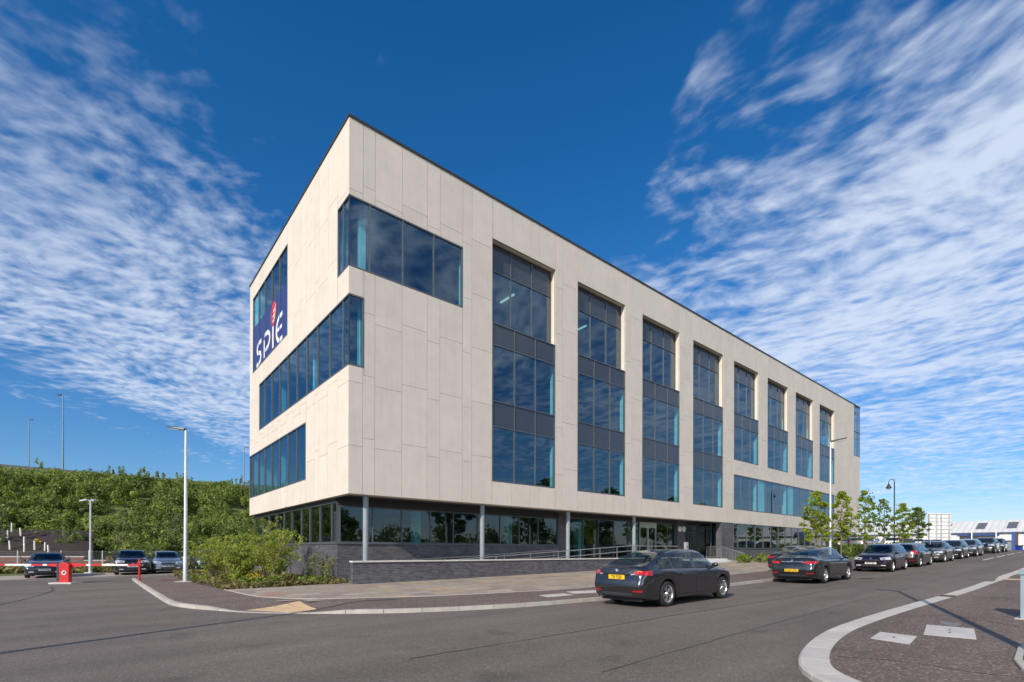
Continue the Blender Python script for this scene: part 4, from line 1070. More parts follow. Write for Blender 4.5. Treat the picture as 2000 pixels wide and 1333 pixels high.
    for xc in (wb/2, -wb/2):
        for sgn in (1, -1):
            w_ = bpy.data.objects.new('wheel', tmesh); col.objects.link(w_); w_.parent = root
            w_.location = (xc, sgn*(Wd/2-.135), r); w_.rotation_euler = (0, random.uniform(0, 6), 0 if sgn > 0 else PI)
            q = bpy.data.objects.new('rim', rmesh); col.objects.link(q); q.parent = w_
    # lamps, wrapped round the corners by horizontal rays from an axis
    def ang(cx, th, z, dr): # th measured from the tail (-x) axis or nose (+x)
        d = Vector((dr*math.cos(th), math.sin(th), 0)); return (Vector((cx, 0, z))+d*3), -d
    ck = rear+.75
    tl = {'wrap': (40, 69, .845, .975), 'slim': (33, 66, .83, .945), 'tall': (46, 66, .80, 1.02)}[S['tail']]
    if kind == 'suv': tl = (45, 66, .84, 1.12)
    for sgn in (1, -1):
        def rayt(u, v, a0=tl[0], a1=tl[1], sgn=sgn):
            k = .16 if S['tail'] != 'tall' else 0
            z = tl[2]+(tl[3]-tl[2])*v; a = a0+(a1-a0)*u
            if S['tail'] == 'wrap': z = z+(1-v)*.035*(1-u)-.02*(1-u)*v
            if S['tail'] == 'slim': z = z-(v)*.035*(1-u)+(1-v)*.02*u
            if S['tail'] == 'tall': a = a+(1-v)*4*(1-u)
            return ang(ck, sgn*R_(a), z, -1)
        t_ = patch(rayt, 10, 5, .010).build('tail_light', M_TAIL, root, smooth=60)
        if S['tail'] == 'wrap':
            patch(lambda u, v, sgn=sgn: ang(ck, sgn*R_(45+7*u), .935+.028*v+.0*u, -1), 3, 2, .014).build('indicator', M_AMBER, t_)
            patch(lambda u, v, sgn=sgn: ang(ck, sgn*R_(34+6*u), .868+.018*v, -1), 3, 1, .013).build('reflector', M_HEAD, t_)
        patch(lambda u, v, sgn=sgn: ang(ck, sgn*R_(37+14*u), .43+.045*v, -1), 5, 1, .009).build('rear_reflector', M_TAIL, root)
    cf = front-.75
    hz = {'fastback': .66, 'saloon': .66, 'hatch': .66, 'estate': .66, 'suv': .78}[kind]
    for sgn in (1, -1):
        def rayh(u, v, sgn=sgn):
            a = 36+32*u; z = hz+.02*u+(.11-.02*u)*v+.055*u*v; return ang(cf, sgn*R_(a), z, 1)
        h_ = patch(rayh, 10, 5, .009).build('headlight', M_HEAD, root, smooth=60)
        patch(lambda u, v, sgn=sgn: ang(cf, sgn*R_(41+9*u), hz+.03+.05*v, 1), 4, 2, .013).build('lamp_bulb', M_BLACK, h_)
        patch(lambda u, v, sgn=sgn: ang(cf, sgn*R_(36+11*u), .34+.06*v, 1), 4, 2, .009).build('fog_light', M_HEAD if sgn > 0 or True else M_BLACK, root)
    patch(lambda u, v: ang(cf, R_(-30+60*u), .60+.085*v, 1), 14, 2, .009).build('grille', M_BLACK, root)
    patch(lambda u, v: ang(cf, R_(-32+64*u), .30+.13*v, 1), 14, 2, .007).build('lower_grille', M_BLACK, root)
    patch(lambda u, v: ang(cf, R_(-30+60*u), .685+.018*v, 1), 14, 1, .012).build('grille_trim', M_CHROME, root)
    h, n = hit((front+1, 0, .725), (-1,0,0))
    if h:
        e = MB(); e.lathe([(.001,.014),(.035,.012),(.042,0)], 18, axis='x', c=(h.x, 0, .735)); e.build('badge', M_CHROME, root)
    # lower rear valance and trims
    patch(lambda u, v: ang(ck, R_(-36+72*u), .285+.11*v, -1), 14, 2, .007).build('rear_valance', M_BLACK if not clear else M_DARKM, root)
    def seamx(pts, w=.008):
        for sgn in (1, -1):
            m = MB()
            for (xa, za), (xb, zb_) in zip(pts, pts[1:]):
                n_ = 8
                for i in range(n_):
                    A = []
                    for t in (i/n_, (i+1)/n_):
                        x = xa+(xb-xa)*t; z = za+(zb_-za)*t; h, nn = hit((x, 2*sgn, z), (0,-sgn,0)); A.append((h, nn))
                    if A[0][0] is None or A[1][0] is None: continue
                    d = Vector((xb-xa, 0, zb_-za)).normalized(); q = Vector((-d.z, 0, d.x))*w/2
                    o_ = Vector((0, sgn*.0025, 0))
                    m.quad(A[0][0]+q+o_, A[0][0]-q+o_, A[1][0]-q+o_, A[1][0]+q+o_)
            if m.v: m.build('door_seam', M_BLACK, root, fix=False)
    if detail:
        bz = lambda x: float(interp(belt, x))
        seamx([(pil[1], bz(pil[1])-.01), (pil[1]-.01, .30)]); seamx([(db-.05, bz(db-.05)-.01), (db-.0, .62), (db-.05, .30)])
        seamx([(pil[0]-.12, bz(pil[0])-.02), (pil[0]-.02, .72), (pil[0]+.18, .52), (pil[0]+.22,.30)]); seamx([(pil[0]+.22, .30), (db-.05, .30)], .006)
        zs_ = 0.90 if kind != 'suv' else .96
        patch(lambda u, v: ang(ck, R_(-33+66*u), .715+.008*v, -1), 14, 1, .004).build('boot_seam', M_BLACK, root)
        for sgn in (1, -1):
            patch(lambda u, v, sgn=sgn: ((pil[0]+.30+(db-.20-pil[0]-.3)*u, 2*sgn, .735+.012*v), (0,-sgn,0)), 16, 1, .004).build('body_crease', pt, root)
            for xh in (pil[1]+.12-.02, pil[0]+.15):
                h, n = hit((xh, 2*sgn, .86 if kind != 'suv' else .93), (0,-sgn,0))
                if h: m = MB(); m.box(h.x-.0, h.x+.20, h.y-.012, h.y+.026*sgn if sgn > 0 else h.y-.026, h.z-.012, h.z+.014); m.build('door_handle', pt, root)
    # mirrors
    for sgn in (1, -1):
        xm = db-.14; zm = float(interp(belt, xm))+.09; h, n = hit((xm, 2*sgn, zm-.03), (0,-sgn,0)); yb = abs(h.y) if h else Wd*.44
        m = MB(); m.bar((xm+.02, sgn*(yb-.02), zm-.05), (xm-.01, sgn*(yb+.09), zm-.02), .06, .025)
        V2 = []; 
        for i in range(7):
            t = i/6; rr = math.sin(PI*(.12+.80*t))**.5
            for k in range(12):
                an = 2*PI*k/12; V2.append((xm+.075*rr*math.cos(an)*.9, sgn*(yb+.05+.17*t), zm+.02+.068*rr*math.sin(an)))
        m.add(V2, [(i*12+k, i*12+(k+1) % 12, (i+1)*12+(k+1) % 12, (i+1)*12+k) for i in range(6) for k in range(12)]+[tuple(range(12)), tuple(range(72,84))[::-1]])
        m.build('door_mirror', pt, root, smooth=50)
    # number plates
    if plate in ('rear', 'both'):
        zp = .80 if kind in ('fastback',) else (.56 if kind == 'saloon' else .78)
        h, n = hit((rear-1, 0, zp), (1,0,0))
        m = MB(); m.box(h.x-.022, h.x-.004, -.26, .26, zp-.056, zp+.056); po = m.build('number_plate', M_PLY, root)
        if plate_text and plate_text[0]:
            text_mesh('plate_text', plate_text[0], .118, M_TXT, po, Matrix.Translation((h.x-.0235, .0, zp-.041)) @ Matrix(((0,0,-1,0),(-1,0,0,0),(0,1,0,0),(0,0,0,1))), 'CENTER', .9)
    if plate in ('front', 'both'):
        zp = .50 if kind != 'suv' else .56; h, n = hit((front+1, 0, zp), (-1,0,0))
        m = MB(); m.box(h.x+.012, h.x+.03, -.26, .26, zp-.056, zp+.056); po = m.build('number_plate', M_PLW, root)
        if plate_text and plate_text[1]:
            text_mesh('plate_text', plate_text[1], .105, M_TXT, po, Matrix.Translation((h.x+.0315, 0, zp-.037)) @ Matrix(((0,0,1,0),(1,0,0,0),(0,1,0,0),(0,0,0,1))), 'CENTER', .9)
    h, n = hit((rear-1, 0, .96), (1,0,0))
    if kind == 'fastback':
        e = MB(); e.lathe([(.001,-.012),(.042,-.010),(.046,0)], 24, 0, 'x', (h.x-.001, 0, .975)); eo = e.build('badge', M_CHROME, root, smooth=40)
        for k, mt in enumerate((M_WHITE, M_BLUE, M_WHITE, M_BLUE)):
            q = MB(); pts = [(0,0)]+[(.030*math.cos(a), .030*math.sin(a)) for a in np.linspace(k*PI/2, (k+1)*PI/2, 7)]
            q.prism(pts, 0, .002, lambda a, b, c: (h.x-.0135-c, a, .975+b)); q.build('badge_quarter', mt, eo)
        h2, n2 = hit((rear-1, -.50, .975), (1,0,0))
        text_mesh('model_lettering', '320d', .055, M_CHROME, root, Matrix.Translation((h2.x-.006, -.42, .955)) @ Matrix(((0,0,-1,0),(-1,0,0,0),(0,1,0,0),(0,0,0,1))), 'LEFT', 1.1)
        for y in (.50, .575):
            q = MB(); hx, hn = hit((rear-1, y, .36), (1,0,0)); bx_ = (hx.x if hx else rear+.1)
            q.lathe([(.036,-.02),(.036,.2),(.028,.2),(.028,-.02),(.036,-.02)], 16, axis='x', c=(bx_-.01, y, .285)); q.build('exhaust_pipe', M_CHROME, root, smooth=40)
        q = MB(); hx, hn = hit((fx(-.9), 0, 3), (0,0,-1)); q.prism([(-.09,0),(.06,0),(-.06,.055)], -.012, .012, lambda a, b, c: (hx.x+a, c, hx.z-.004+b)); q.build('roof_antenna', pt, root)
    else:
        e = MB(); e.lathe([(.001,-.012),(.038,-.010),(.042,0)], 20, 0, 'x', (h.x, 0, .93 if kind != 'saloon' else .955)); e.build('badge', M_CHROME, root, smooth=40)
        if kind == 'saloon':
            patch(lambda u, v: ang(ck, R_(-31+62*u), .895+.022*v, -1), 14, 1, .012).build('boot_chrome_bar', M_CHROME, root)
    return root
def car_at(s_, p_, heading, *a, **k):
    # heading +1: nose along the street away from the camera
    x, y = W(s_, p_); dz = (G(s_+1.35)-G(s_-1.35))/2.7*heading
    rot = ANG if heading > 0 else ANG+PI
    kk = a[0]
    return make_car(kk, a[1], (x, y, G(s_)+.004), rot+k.pop('yaw', 0), *a[2:], tilt=math.atan(dz), **k)
P_GREY = paint('dark_grey_metallic', (.070,.071,.075), .8, .22)
P_SLATE = paint('black_green_metallic', (.034,.044,.047), .7, .22)
P_PLUM = paint('plum_black', (.022,.012,.018), .6, .3)
P_BLACK = paint('black_gloss', (.008,.008,.009), .2, .25)
P_GREY2 = paint('bronze_grey', (.12,.11,.098), .75, .32)
P_SILVB = paint('blue_silver', (.30,.36,.42), .75, .32)
P_NAVY = paint('navy_blue', (.018,.026,.045), .6, .3)
P_WHT = paint('white_gloss', (.75,.75,.73), 0, .3)
P_TEAL = paint('dark_teal', (.02,.045,.05), .6, .3)
P_DRED = paint('dark_red', (.20,.02,.02), .4, .3)
P_SILV = paint('silver', (.55,.56,.57), .8, .32)
car_at(13.11, 8.41, 1, 'fastback', 'dark grey metallic fastback with yellow plate nearest on the road', P_GREY, 'rear', ('T8 TGF', None), clear=True)
car_at(24.4, 8.42, 1, 'saloon', 'dark slate saloon with chrome boot bar, second in the kerbside row', P_SLATE, 'rear', ('SV64 UZN', None))
car_at(34.4, 8.40, -1, 'hatch', 'plum black hatchback facing the camera with white front plate', P_PLUM, 'front', (None, 'SL59 YBV'))
car_at(40.3, 8.40, 1, 'estate', 'black estate with red tail lights behind the plum hatchback', P_BLACK, 'rear', None)
car_at(47.3, 8.42, -1, 'saloon', 'bronze grey saloon facing the camera, fifth in the kerbside row', P_GREY2, 'front', None)
car_at(53.8, 8.40, -1, 'hatch', 'black hatchback facing the camera behind the bronze grey saloon', P_BLACK, None, None, detail=0)
car_at(60.3, 8.38, -1, 'estate', 'dark grey estate facing the camera, seventh in the kerbside row', P_GREY, None, None, detail=0)
car_at(65.4, 8.9, 1, 'hatch', 'silver grey hatchback half hidden between dark estate and last black car', P_SILVB, None, None, detail=0)
car_at(70.5, 8.35, -1, 'suv', 'black tall car with bright headlights near the far gate', P_BLACK, None, None, detail=0)
car_at(76.8, 8.3, -1, 'hatch', 'dark teal car last in the kerbside row by the gate', P_TEAL, None, None, detail=0)
car_at(31.2, 11.5, 1, 'saloon', 'dark car mostly hidden behind the slate saloon', P_NAVY, None, None, detail=0)
# ------------------------------------------------------------------ foliage
def leaf_arrays(clumps, size, seed, up=.25, asp=1.7, shell=.45, folded=False):
    # clumps: (x,y,z, rx,ry,rz, count); returns verts, quads of leaf sized faces through the clumps' volume
    rg = np.random.default_rng(seed); VV = []
    for (x, y, z, rx, ry, rz, n) in clumps:
        n = int(n)
        if n <= 0: continue
        d = rg.normal(size=(n,3)); d /= np.linalg.norm(d, axis=1)[:,None]
        r = (shell+(1-shell)*rg.random(n))**.8
        r = np.where(rg.random(n) < .25, rg.random(n)**.5, r)
        c = np.array([x,y,z])+d*r[:,None]*np.array([rx,ry,rz])
        nrm = d*.8+rg.normal(size=(n,3))*.7; nrm[:,2] += up; nrm /= np.linalg.norm(nrm, axis=1)[:,None]
        t = rg.normal(size=(n,3)); t -= (t*nrm).sum(1)[:,None]*nrm; t /= np.linalg.norm(t, axis=1)[:,None]
        b = np.cross(nrm, t); s = size*(.6+.8*rg.random(n))[:,None]
        VV.append(np.stack([c-t*s*asp*.5, c+b*s*.5-nrm*s*.08, c+t*s*asp*.5, c-b*s*.5-nrm*s*.08], axis=1).reshape(-1,3))
    V = np.concatenate(VV); F = np.arange(len(V)).reshape(-1,4); return V, F
def leaves(name, clumps, size, mat, parent=None, seed=1, **k):
    V, F = leaf_arrays(clumps, size, seed, **k); return fast_mesh(name, V, F, mat, parent)
def tree(name, label, cat, x, y, z, h, spread, trunk_h, mat, leaf, dens, seed, group=None, trunk_r=.06, lean=0., conical=.35, tmat=None, nlimb=9, open_=1.0):
    rg = random.Random(seed); root = thing(name, label, cat, (x, y, z), rg.uniform(0, 6), group)
    m = MB(); top = Vector((lean*h, 0, h*.93)); pts = []
    for i in range(8):
        t = i/7; pts.append(Vector((lean*h*t+rg.uniform(-1,1)*.02*h*t, rg.uniform(-1,1)*.02*h*t, h*.93*t)))
    pts[0] = Vector((0,0,-.15)); m.tube(pts, [trunk_r*(1-.85*i/7) for i in range(8)], 8)
    clumps = []; H = h-trunk_h
    for k in range(nlimb*3):
        t = (k+rg.random())/(nlimb*3); zz_ = trunk_h+H*t*.95
        prof = spread*(math.sin(PI*min(1, .18+.82*t))**.75)*(1-conical*t)
        i = min(6.99, zz_/(h*.93)*7); a = pts[int(i)].lerp(pts[int(i)+1], i-int(i))
        an = k*2.4+rg.uniform(-.5,.5); L = prof*rg.uniform(.55, 1.0)
        e = a+Vector((math.cos(an)*L, math.sin(an)*L, L*rg.uniform(.25,.65)))
        if k % 2 == 0 or L > spread*.4:
            mid = a.lerp(e, .5)+Vector((0,0,-.04*L)); m.tube([a, mid, e], [trunk_r*.34*(1-.5*t), trunk_r*.22, .006], 5)
        for q in range(rg.choice([1,2,2])):
            f = rg.uniform(.55, 1.08); c = a.lerp(e, f); rr = spread*rg.uniform(.12, .26)*open_
            clumps.append((c.x, c.y, c.z+rr*.2, rr, rr, rr*.72, dens*rr*rr*60))
    for q in range(10):
        t = rg.random(); zz_ = trunk_h+H*(.1+.8*t); rr = spread*(.75-.35*t); clumps.append((lean*zz_+rg.uniform(-.3,.3)*spread, rg.uniform(-.3,.3)*spread, zz_, rr*.8, rr*.8, H*.13, dens*rr*rr*5))
    m.build('trunk', tmat or M_TRUNK, root, smooth=60)
    leaves('crown', clumps, leaf, mat, root, seed)
    return root
# street trees in the verge beyond the office
stree = [(37.6,12.9,5.1,1.15,M_STREET),(43.6,13.2,5.4,1.1,M_STREET),(50.0,13.4,5.95,1.05,M_STREET),(55.9,13.5,5.5,1.1,M_STREETD),(62.3,13.5,5.2,1.15,M_STREET),(68.6,13.5,5.0,1.15,M_STREETD)]
slab_ = ['yellow green young tree in front of the strip windows, nearest of the street trees', 'yellow green young tree just behind the tall white lamp post', 'tallest bright green young tree at the far corner of the office', 'thin crowned darker tree with sky showing through', 'bright young tree just left of the ornate black lamp post', 'small dark green young tree beside the white hoarding']
for i, (s_, p_, h, sp_, mt) in enumerate(stree):
    x, y = W(s_, p_)
    tree('street_tree', slab_[i], 'tree', x, y, G(s_)+.12, h, sp_*(1.02 if i != 3 else 1.1), 1.35, mt, .10, (13 if i != 3 else 8.), 40+i, 'young trees in the verge', .06, nlimb=14, open_=(.95 if i != 3 else .8), conical=.30)
# hedge and low shrubs by the far end
def bushy(name, label, cat, pts, size, mat, seed, dens=220, group=None, stems=True):
    x0 = sum(p[0] for p in pts)/len(pts); y0 = sum(p[1] for p in pts)/len(pts); z0 = min(p[2]-p[5] for p in pts)
    root = thing(name, label, cat, (x0, y0, z0), 0, group)
    cl = [(p[0]-x0, p[1]-y0, p[2]-z0, p[3], p[4], p[5], dens*p[3]*p[5]) for p in pts]
    leaves('foliage', cl, size, mat, root, seed)
    if stems:
        m = MB(); rg = random.Random(seed)
        for c in cl[:24]:
            for _ in range(3):
                a = Vector((c[0]*.9+rg.uniform(-.1,.1), c[1]*.9+rg.uniform(-.1,.1), -.05)); b = Vector((c[0]+rg.uniform(-1,1)*c[3]*.6, c[1]+rg.uniform(-1,1)*c[4]*.6, c[2]+c[5]*.5))
                m.tube([a, a.lerp(b,.5)+Vector((rg.uniform(-.05,.05),rg.uniform(-.05,.05),.03)), b], [.016,.011,.004], 5)
        m.build('stem', M_STEM, root, smooth=60)
    return root
rg = random.Random(5)
hp = []
for i in range(44):
    s_ = 42.5+i*.75; x, y = W(s_, 15.6+rg.uniform(-.5,.5)); hp.append((x, y, G(s_)+.12+.55, .75, .75, .55+rg.uniform(-.08,.15)))
bushy('hedge', 'low bright hedge behind the street trees', 'hedge', hp, .11, M_LUSH, 8, 420)
for i, (s_, p_, w, l) in enumerate(((39.9,17.3,1.3,'rounded bright shrub in front of the right hand glazing'),(38.2,18.2,.7,'small leafy clump at the foot of the entrance steps'))):
    pts = []
    for k in range(9):
        x, y = W(s_+rg.uniform(-w,w)*.8, p_+rg.uniform(-.4,.4)); pts.append((x, y, G(s_)+.12+.28, .42, .42, .34+rg.uniform(-.08,.1)))
    bushy('shrub', l, 'shrub', pts, .10, M_LUSH, 30+i, 420)
# loose shrubs in the bed by the brick wall
def loose_shrub(label, s_, p_, hgt, rad, seed, n, lean=(0,0), leaf=.055, mat=None):
    few = .35 if rad < .4 else 1.
    x, y = W(s_, p_); z = bedz(s_, p_); rg = random.Random(seed)
    root = thing('shrub', label, 'shrub', (x, y, z), 0, 'loose shrubs in the bed by the brick wall'); m = MB(); cl = []
    for k in range(n):
        an = k*2.39996; rr = rad*math.sqrt((k+.6)/n); tip = Vector((math.cos(an)*rr+lean[0], math.sin(an)*rr+lean[1], hgt*(1-.35*(rr/rad)**2)*rg.uniform(.72,1.08)))
        b = Vector((math.cos(an)*.16*rg.random(), math.sin(an)*.16*rg.random(), -.06)); mid = b.lerp(tip, .5)+Vector((-tip.x*.16, -tip.y*.16, .06*hgt))
        m.tube([b, b.lerp(mid,.55), mid, mid.lerp(tip,.55), tip], [.022,.018,.014,.008,.003], 5)
        for q in range(9):
            f = rg.uniform(.22, 1.02); c = (b.lerp(mid, f*2) if f < .5 else mid.lerp(tip, f*2-1)); w_ = rg.uniform(.12,.24)
            c = c+Vector((rg.uniform(-1,1), rg.uniform(-1,1), rg.uniform(-.5,.8)))*.16
            cl.append((c.x, c.y, c.z, w_*1.15, w_*1.15, w_*.8, int(rg.randint(17,32)*few)))
            if q < 4: m.tube([(b.lerp(mid, f*2) if f < .5 else mid.lerp(tip, f*2-1)), c], [.006,.002], 4)
    m.build('stem', M_STEM, root, smooth=60); leaves('foliage', cl, leaf, mat or M_SHRUB, root, seed, shell=.2)
loose_shrub('widest loose yellow green shrub beside the silver lamp post', 4.75, 24.4, 2.1, 1.45, 3, 26)
loose_shrub('tall open shrub with bare pale stems in front of the brick corner', 6.0, 23.5, 2.6, 1.05, 4, 16, (.35,.1))
loose_shrub('shrub reaching up to the panel edge behind the open one', 6.3, 26.2, 2.95, 1.25, 5, 18)
loose_shrub('low spreading shrub at the back of the bed', 4.6, 29.5, 2.2, 1.3, 6, 16)
loose_shrub('thin twiggy shrub leaning on the dark brick wall', 8.05, 23.1, 1.35, .22, 9, 4, (.08,.0), .042)
loose_shrub('short twiggy shrub against the brick wall', 7.95, 24.6, 1.5, .28, 10, 5, (.1,.0), .042)
# low plants and dry ground cover in the bed
rgn = np.random.default_rng(11); cl = []
for k in range(420):
    p_ = 21.4+21*rgn.random()**1.7; s0 = float(np.interp(p_, [21.2,26.4,33.2,44], [3.72,3.42,3.30,4.2])); s_ = s0+.1+(8.3-s0)*rgn.random(); x, y = W(s_, p_)
    cl.append((x, y, bedz(s_, p_)+.05, .3, .3, .10+.08*rgn.random(), 36))
V, F = leaf_arrays(cl, .085, 5, up=.5); o = fast_mesh('ground_cover', V, F, M_GCOV); tag(o, 'dry low ground cover over the planting bed', 'ground cover', kind='stuff')
for i, (s_, p_, l) in enumerate(((5.6,22.2,'bright leafy low plant at the front of the bed'),(3.75,27.2,'low green plant at the foot of the silver lamp post'),(6.9,22.2,'low green clump near the brick corner'))):
    x, y = W(s_, p_); pts = [(x+rg.uniform(-.45,.45), y+rg.uniform(-.3,.3), bedz(s_,p_)+.2, .28, .28, .2) for _ in range(7)]
    bushy('low_plant', l, 'plant', pts, .08, M_LUSH, 60+i, 500)
m = MB()
for k in range(60):
    s_, p_ = 5.0+rg.uniform(-.35,.35), 22.8+rg.uniform(-.3,.3); x, y = W(s_, p_); m.lathe([(.001,0),(.03,.012),(.001,.03)], 6, c=(x, y, bedz(s_,p_)+.32+rg.uniform(-.1,.12)))
fr = thing('flowering_plant', 'small yellow flowering plant low in the bed', 'plant', (*W(5.0,22.8), bedz(5.0,22.8)))
ox, oy, oz = fr.location; m.v = [(a-ox, b-oy, c-oz) for a, b, c in m.v]; m.build('flower', M_YEL, fr)
leaves('foliage', [(rg.uniform(-.35,.35), rg.uniform(-.3,.3), .18, .2,.2,.16, 60) for _ in range(8)], .06, M_LUSH, fr, 77)
# ------------------------------------------------------------------ embankment
TOE = [(-95,5),(-62,27),(-41,38.5),(-25,41.5),(-8,51),(10,66),(40,90)]
TOP = [(-125,15),(-85,40),(-63.5,60),(-43,80),(-22,100),(0,121),(30,150)]
TZ = [11.6]*7
toe = smooth_poly(TOE, 8); top_ = smooth_poly(TOP, 8); rows = 14
def embz(t): return 11.0*(t*t*(3-2*t)*.35+t*.65)
V = []; rge = random.Random(2)
for (a, b) in zip(toe, top_):
    for k in range(rows+1):
        t = k/rows; x = a[0]+(b[0]-a[0])*t; y = a[1]+(b[1]-a[1])*t
        g = GXY(*a); V.append((x, y, g-.12+embz(t)*(11.2-g)/11.0+(rge.uniform(-.25,.25) if 0 < k < rows else 0)))
for (a, b) in zip(toe, top_):
    d = np.array(b)-np.array(a); d = d/np.linalg.norm(d); V.append((b[0]+d[0]*40, b[1]+d[1]*40, 11.0))
n0 = len(toe); F = [(i*(rows+1)+k, (i+1)*(rows+1)+k, (i+1)*(rows+1)+k+1, i*(rows+1)+k+1) for i in range(n0-1) for k in range(rows)]
F += [(i*(rows+1)+rows, (i+1)*(rows+1)+rows, n0*(rows+1)+i+1, n0*(rows+1)+i) for i in range(n0-1)]
m = MB(); m.add(V, F); o = m.build('embankment', M_GRASSG, smooth=180); bm_fix_up(o); tag(o, 'steep planted embankment carrying a road behind the car park', 'embankment', kind='structure')
def emb(u, t): # u along 0..n0-1, t up the slope
    i = min(int(u), n0-2); f = u-i; a = np.array(toe[i])*(1-f)+np.array(toe[i+1])*f; b = np.array(top_[i])*(1-f)+np.array(top_[i+1])*f
    q = a+(b-a)*t; g = GXY(*a); return q[0], q[1], g-.12+embz(t)*(11.2-g)/11.0
rg = random.Random(17); cl = []
for k in range(900):
    u = rg.uniform(8, 36); t = rg.uniform(.06, 1.0)**.9; x, y, z = emb(u, t)
    if u < 18 and t < .20: continue
    h = rg.uniform(1.0, 2.3)*(1.1 if .4 < t < .8 else .8); w = rg.uniform(.8, 1.7)
    if t > .8: h *= .62
    if t > .88: h *= .6
    for q in range(4):
        rr = w*rg.uniform(.4,.75); cl.append((x+rg.uniform(-w,w)*.6, y+rg.uniform(-w,w)*.6, z+h*rg.uniform(.25,.95), rr, rr, rr*rg.uniform(.6,1.0), 210*rr*rr+30))
    for q in range(3): # upright shoots give a ragged outline
        cl.append((x+rg.uniform(-w,w)*.6, y+rg.uniform(-w,w)*.6, z+h*rg.uniform(.9,1.25), .16, .16, .5, 30))
V, F = leaf_arrays(cl, .125, 3, up=.45, asp=2.2); o = fast_mesh('shrubbery', V, F, M_WOODS); tag(o, 'dense green scrub covering the embankment', 'shrubbery', kind='stuff')
# distinct saplings and bushes in front of the mass
saps = [(11.5,.07,4.6,1.0,'grey green willowy sapling left of the twin headed lamp'),(16.5,.10,5.2,1.0,'tallest grey green sapling just right of the twin headed lamp'),(18.6,.09,4.0,1.1,'light green sapling above the black hatchback'),(20.6,.10,4.6,1.1,'grey leaved sapling between the black and silver cars'),(22.4,.12,4.2,1.2,'pale green sapling behind the silver lamp post'),(13.8,.10,3.6,1.0,'small bushy sapling behind the red barrier cabinet'),(9.6,.16,4.2,1.3,'bright green sapling at the far left foot of the slope')]
for i, (u, t, h, sp_, l) in enumerate(saps):
    x, y, z = emb(u, t); tree('sapling', l, 'tree', x, y, z, h, sp_, .9, M_SAPL if i not in (2,6) else M_STREETD, .11, 5., 90+i, 'saplings at the foot of the embankment', .05, nlimb=7, open_=.9)
# grass at the foot of the bank and behind the cars
rgn = np.random.default_rng(21); cl = []
for k in range(900):
    u = 6+22*rgn.random(); t = -.10+.19*rgn.random(); x, y, z = emb(u, max(0, t)); 
    if t < 0: x2, y2, _ = emb(u, .1); x -= (x2-x)*(-t)*10*.9; y -= (y2-y)*(-t)*10*.9; z = GXY(x, y)-.05
    if SP(x, y)[1] < 45.7: continue
    cl.append((x, y, z+.18, .5, .5, .22+.12*rgn.random(), 42))
V, F = leaf_arrays(cl, .13, 8, up=.0, asp=4.); o = fast_mesh('grass', V, F, M_GRASS); tag(o, 'long dry grass along the foot of the embankment', 'grass', kind='stuff')
m = MB(); V = []
# concrete parapet of the road on top
def parapet():
    root = thing('road_parapet', 'grey concrete barrier along the top of the embankment', 'barrier', (*top_[20], 11.0)); m = MB(); r2 = MB(); ox, oy, oz = root.location
    for i in range(4, 46):
        a = top_[i]; b = top_[i+1] if i+1 < len(top_) else None
        if b is None: break
        d = Vector((b[0]-a[0], b[1]-a[1], 0)); n = Vector((-d.y, d.x, 0)).normalized()*.25
        A = Vector((a[0]-ox, a[1]-oy, 0)); B = Vector((b[0]-ox, b[1]-oy, 0))
        q = [A-n, B-n, B-n*.5+Vector((0,0,.95)), A-n*.5+Vector((0,0,.95)), A+n, B+n, B+n*.5+Vector((0,0,.95)), A+n*.5+Vector((0,0,.95))]
        m.add(q, [(0,1,2,3),(3,2,6,7),(7,6,5,4),(0,3,7,4),(1,5,6,2)])
    m.build('barrier_wall', plain('parapet_concrete', (.17,.17,.175), .8), root)
    return root
parapet()
# tall lamp posts on the embankment road
def tall_lamp(label, px_, Y, h, armd, zb):
    k = (px_-1000)/FPX; root = thing('street_lamp', label, 'lamp post', (k*Y, Y, zb), 0, 'tall lamps on the embankment road')
    m = MB(); m.tube([(0,0,-.3),(0,0,h*.4),(0,0,h)], [.13,.10,.065], 8); m.build('post', M_GALVD, root, smooth=60)
    m = MB(); m.tube([(0,0,h-.02),(armd*.45,0,h+.06)], .04, 6); m.box(min(.4*armd,1.1*armd), max(.4*armd,1.1*armd), -.14, .14, h-.02, h+.12); m.build('lamp_head', M_DARKM, root)
tall_lamp('tallest dark lamp post on the embankment road', 122.5, 70, 12.2, -.75, 11.0)
tall_lamp('shorter lamp post left of the tallest one on the embankment', 56, 108, 13.6, .8, 16.0)
tall_lamp('small far lamp post beside the left office edge', 476.5, 112, 9.6, .9, 15.0)
# chain link fence
fn = thing('chain_link_fence', 'grey chain link fence at the foot of the embankment', 'fence', (-30, 40, -.1)); fx_, fy_, fz_ = fn.location
fl_ = [(-62,26.2),(-41,37.5),(-25,40.3),(-7.5,50)]; fpts = smooth_poly(fl_, 12); Lc = [0]
for a, b in zip(fpts, fpts[1:]): Lc.append(Lc[-1]+math.dist(a, b))
def fat(l): return (float(np.interp(l, Lc, [p[0] for p in fpts]))-fx_, float(np.interp(l, Lc, [p[1] for p in fpts]))-fy_)
for i in range(int(Lc[-1]/3)+1):
    x, y = fat(i*3); m = MB(); m.tube([(x,y,-.3),(x,y,1.55)], .035, 6); po = m.build('post', M_GALV, fn, smooth=60)
m = MB(); l = 0
while l < Lc[-1]-1.5:
    for sg in (1, -1):
        a = fat(l if sg > 0 else l+1.45); b = fat(l+1.45 if sg > 0 else l); m.tube([(a[0],a[1],.02),(b[0],b[1],1.47)], .004, 3, cap=False)
    l += .16
for z in (.05,.75,1.47): m.tube([(*fat(q), z) for q in np.arange(0, Lc[-1], 1.5)], .006, 4)
m.build('mesh_wire', M_GALVD, fn)
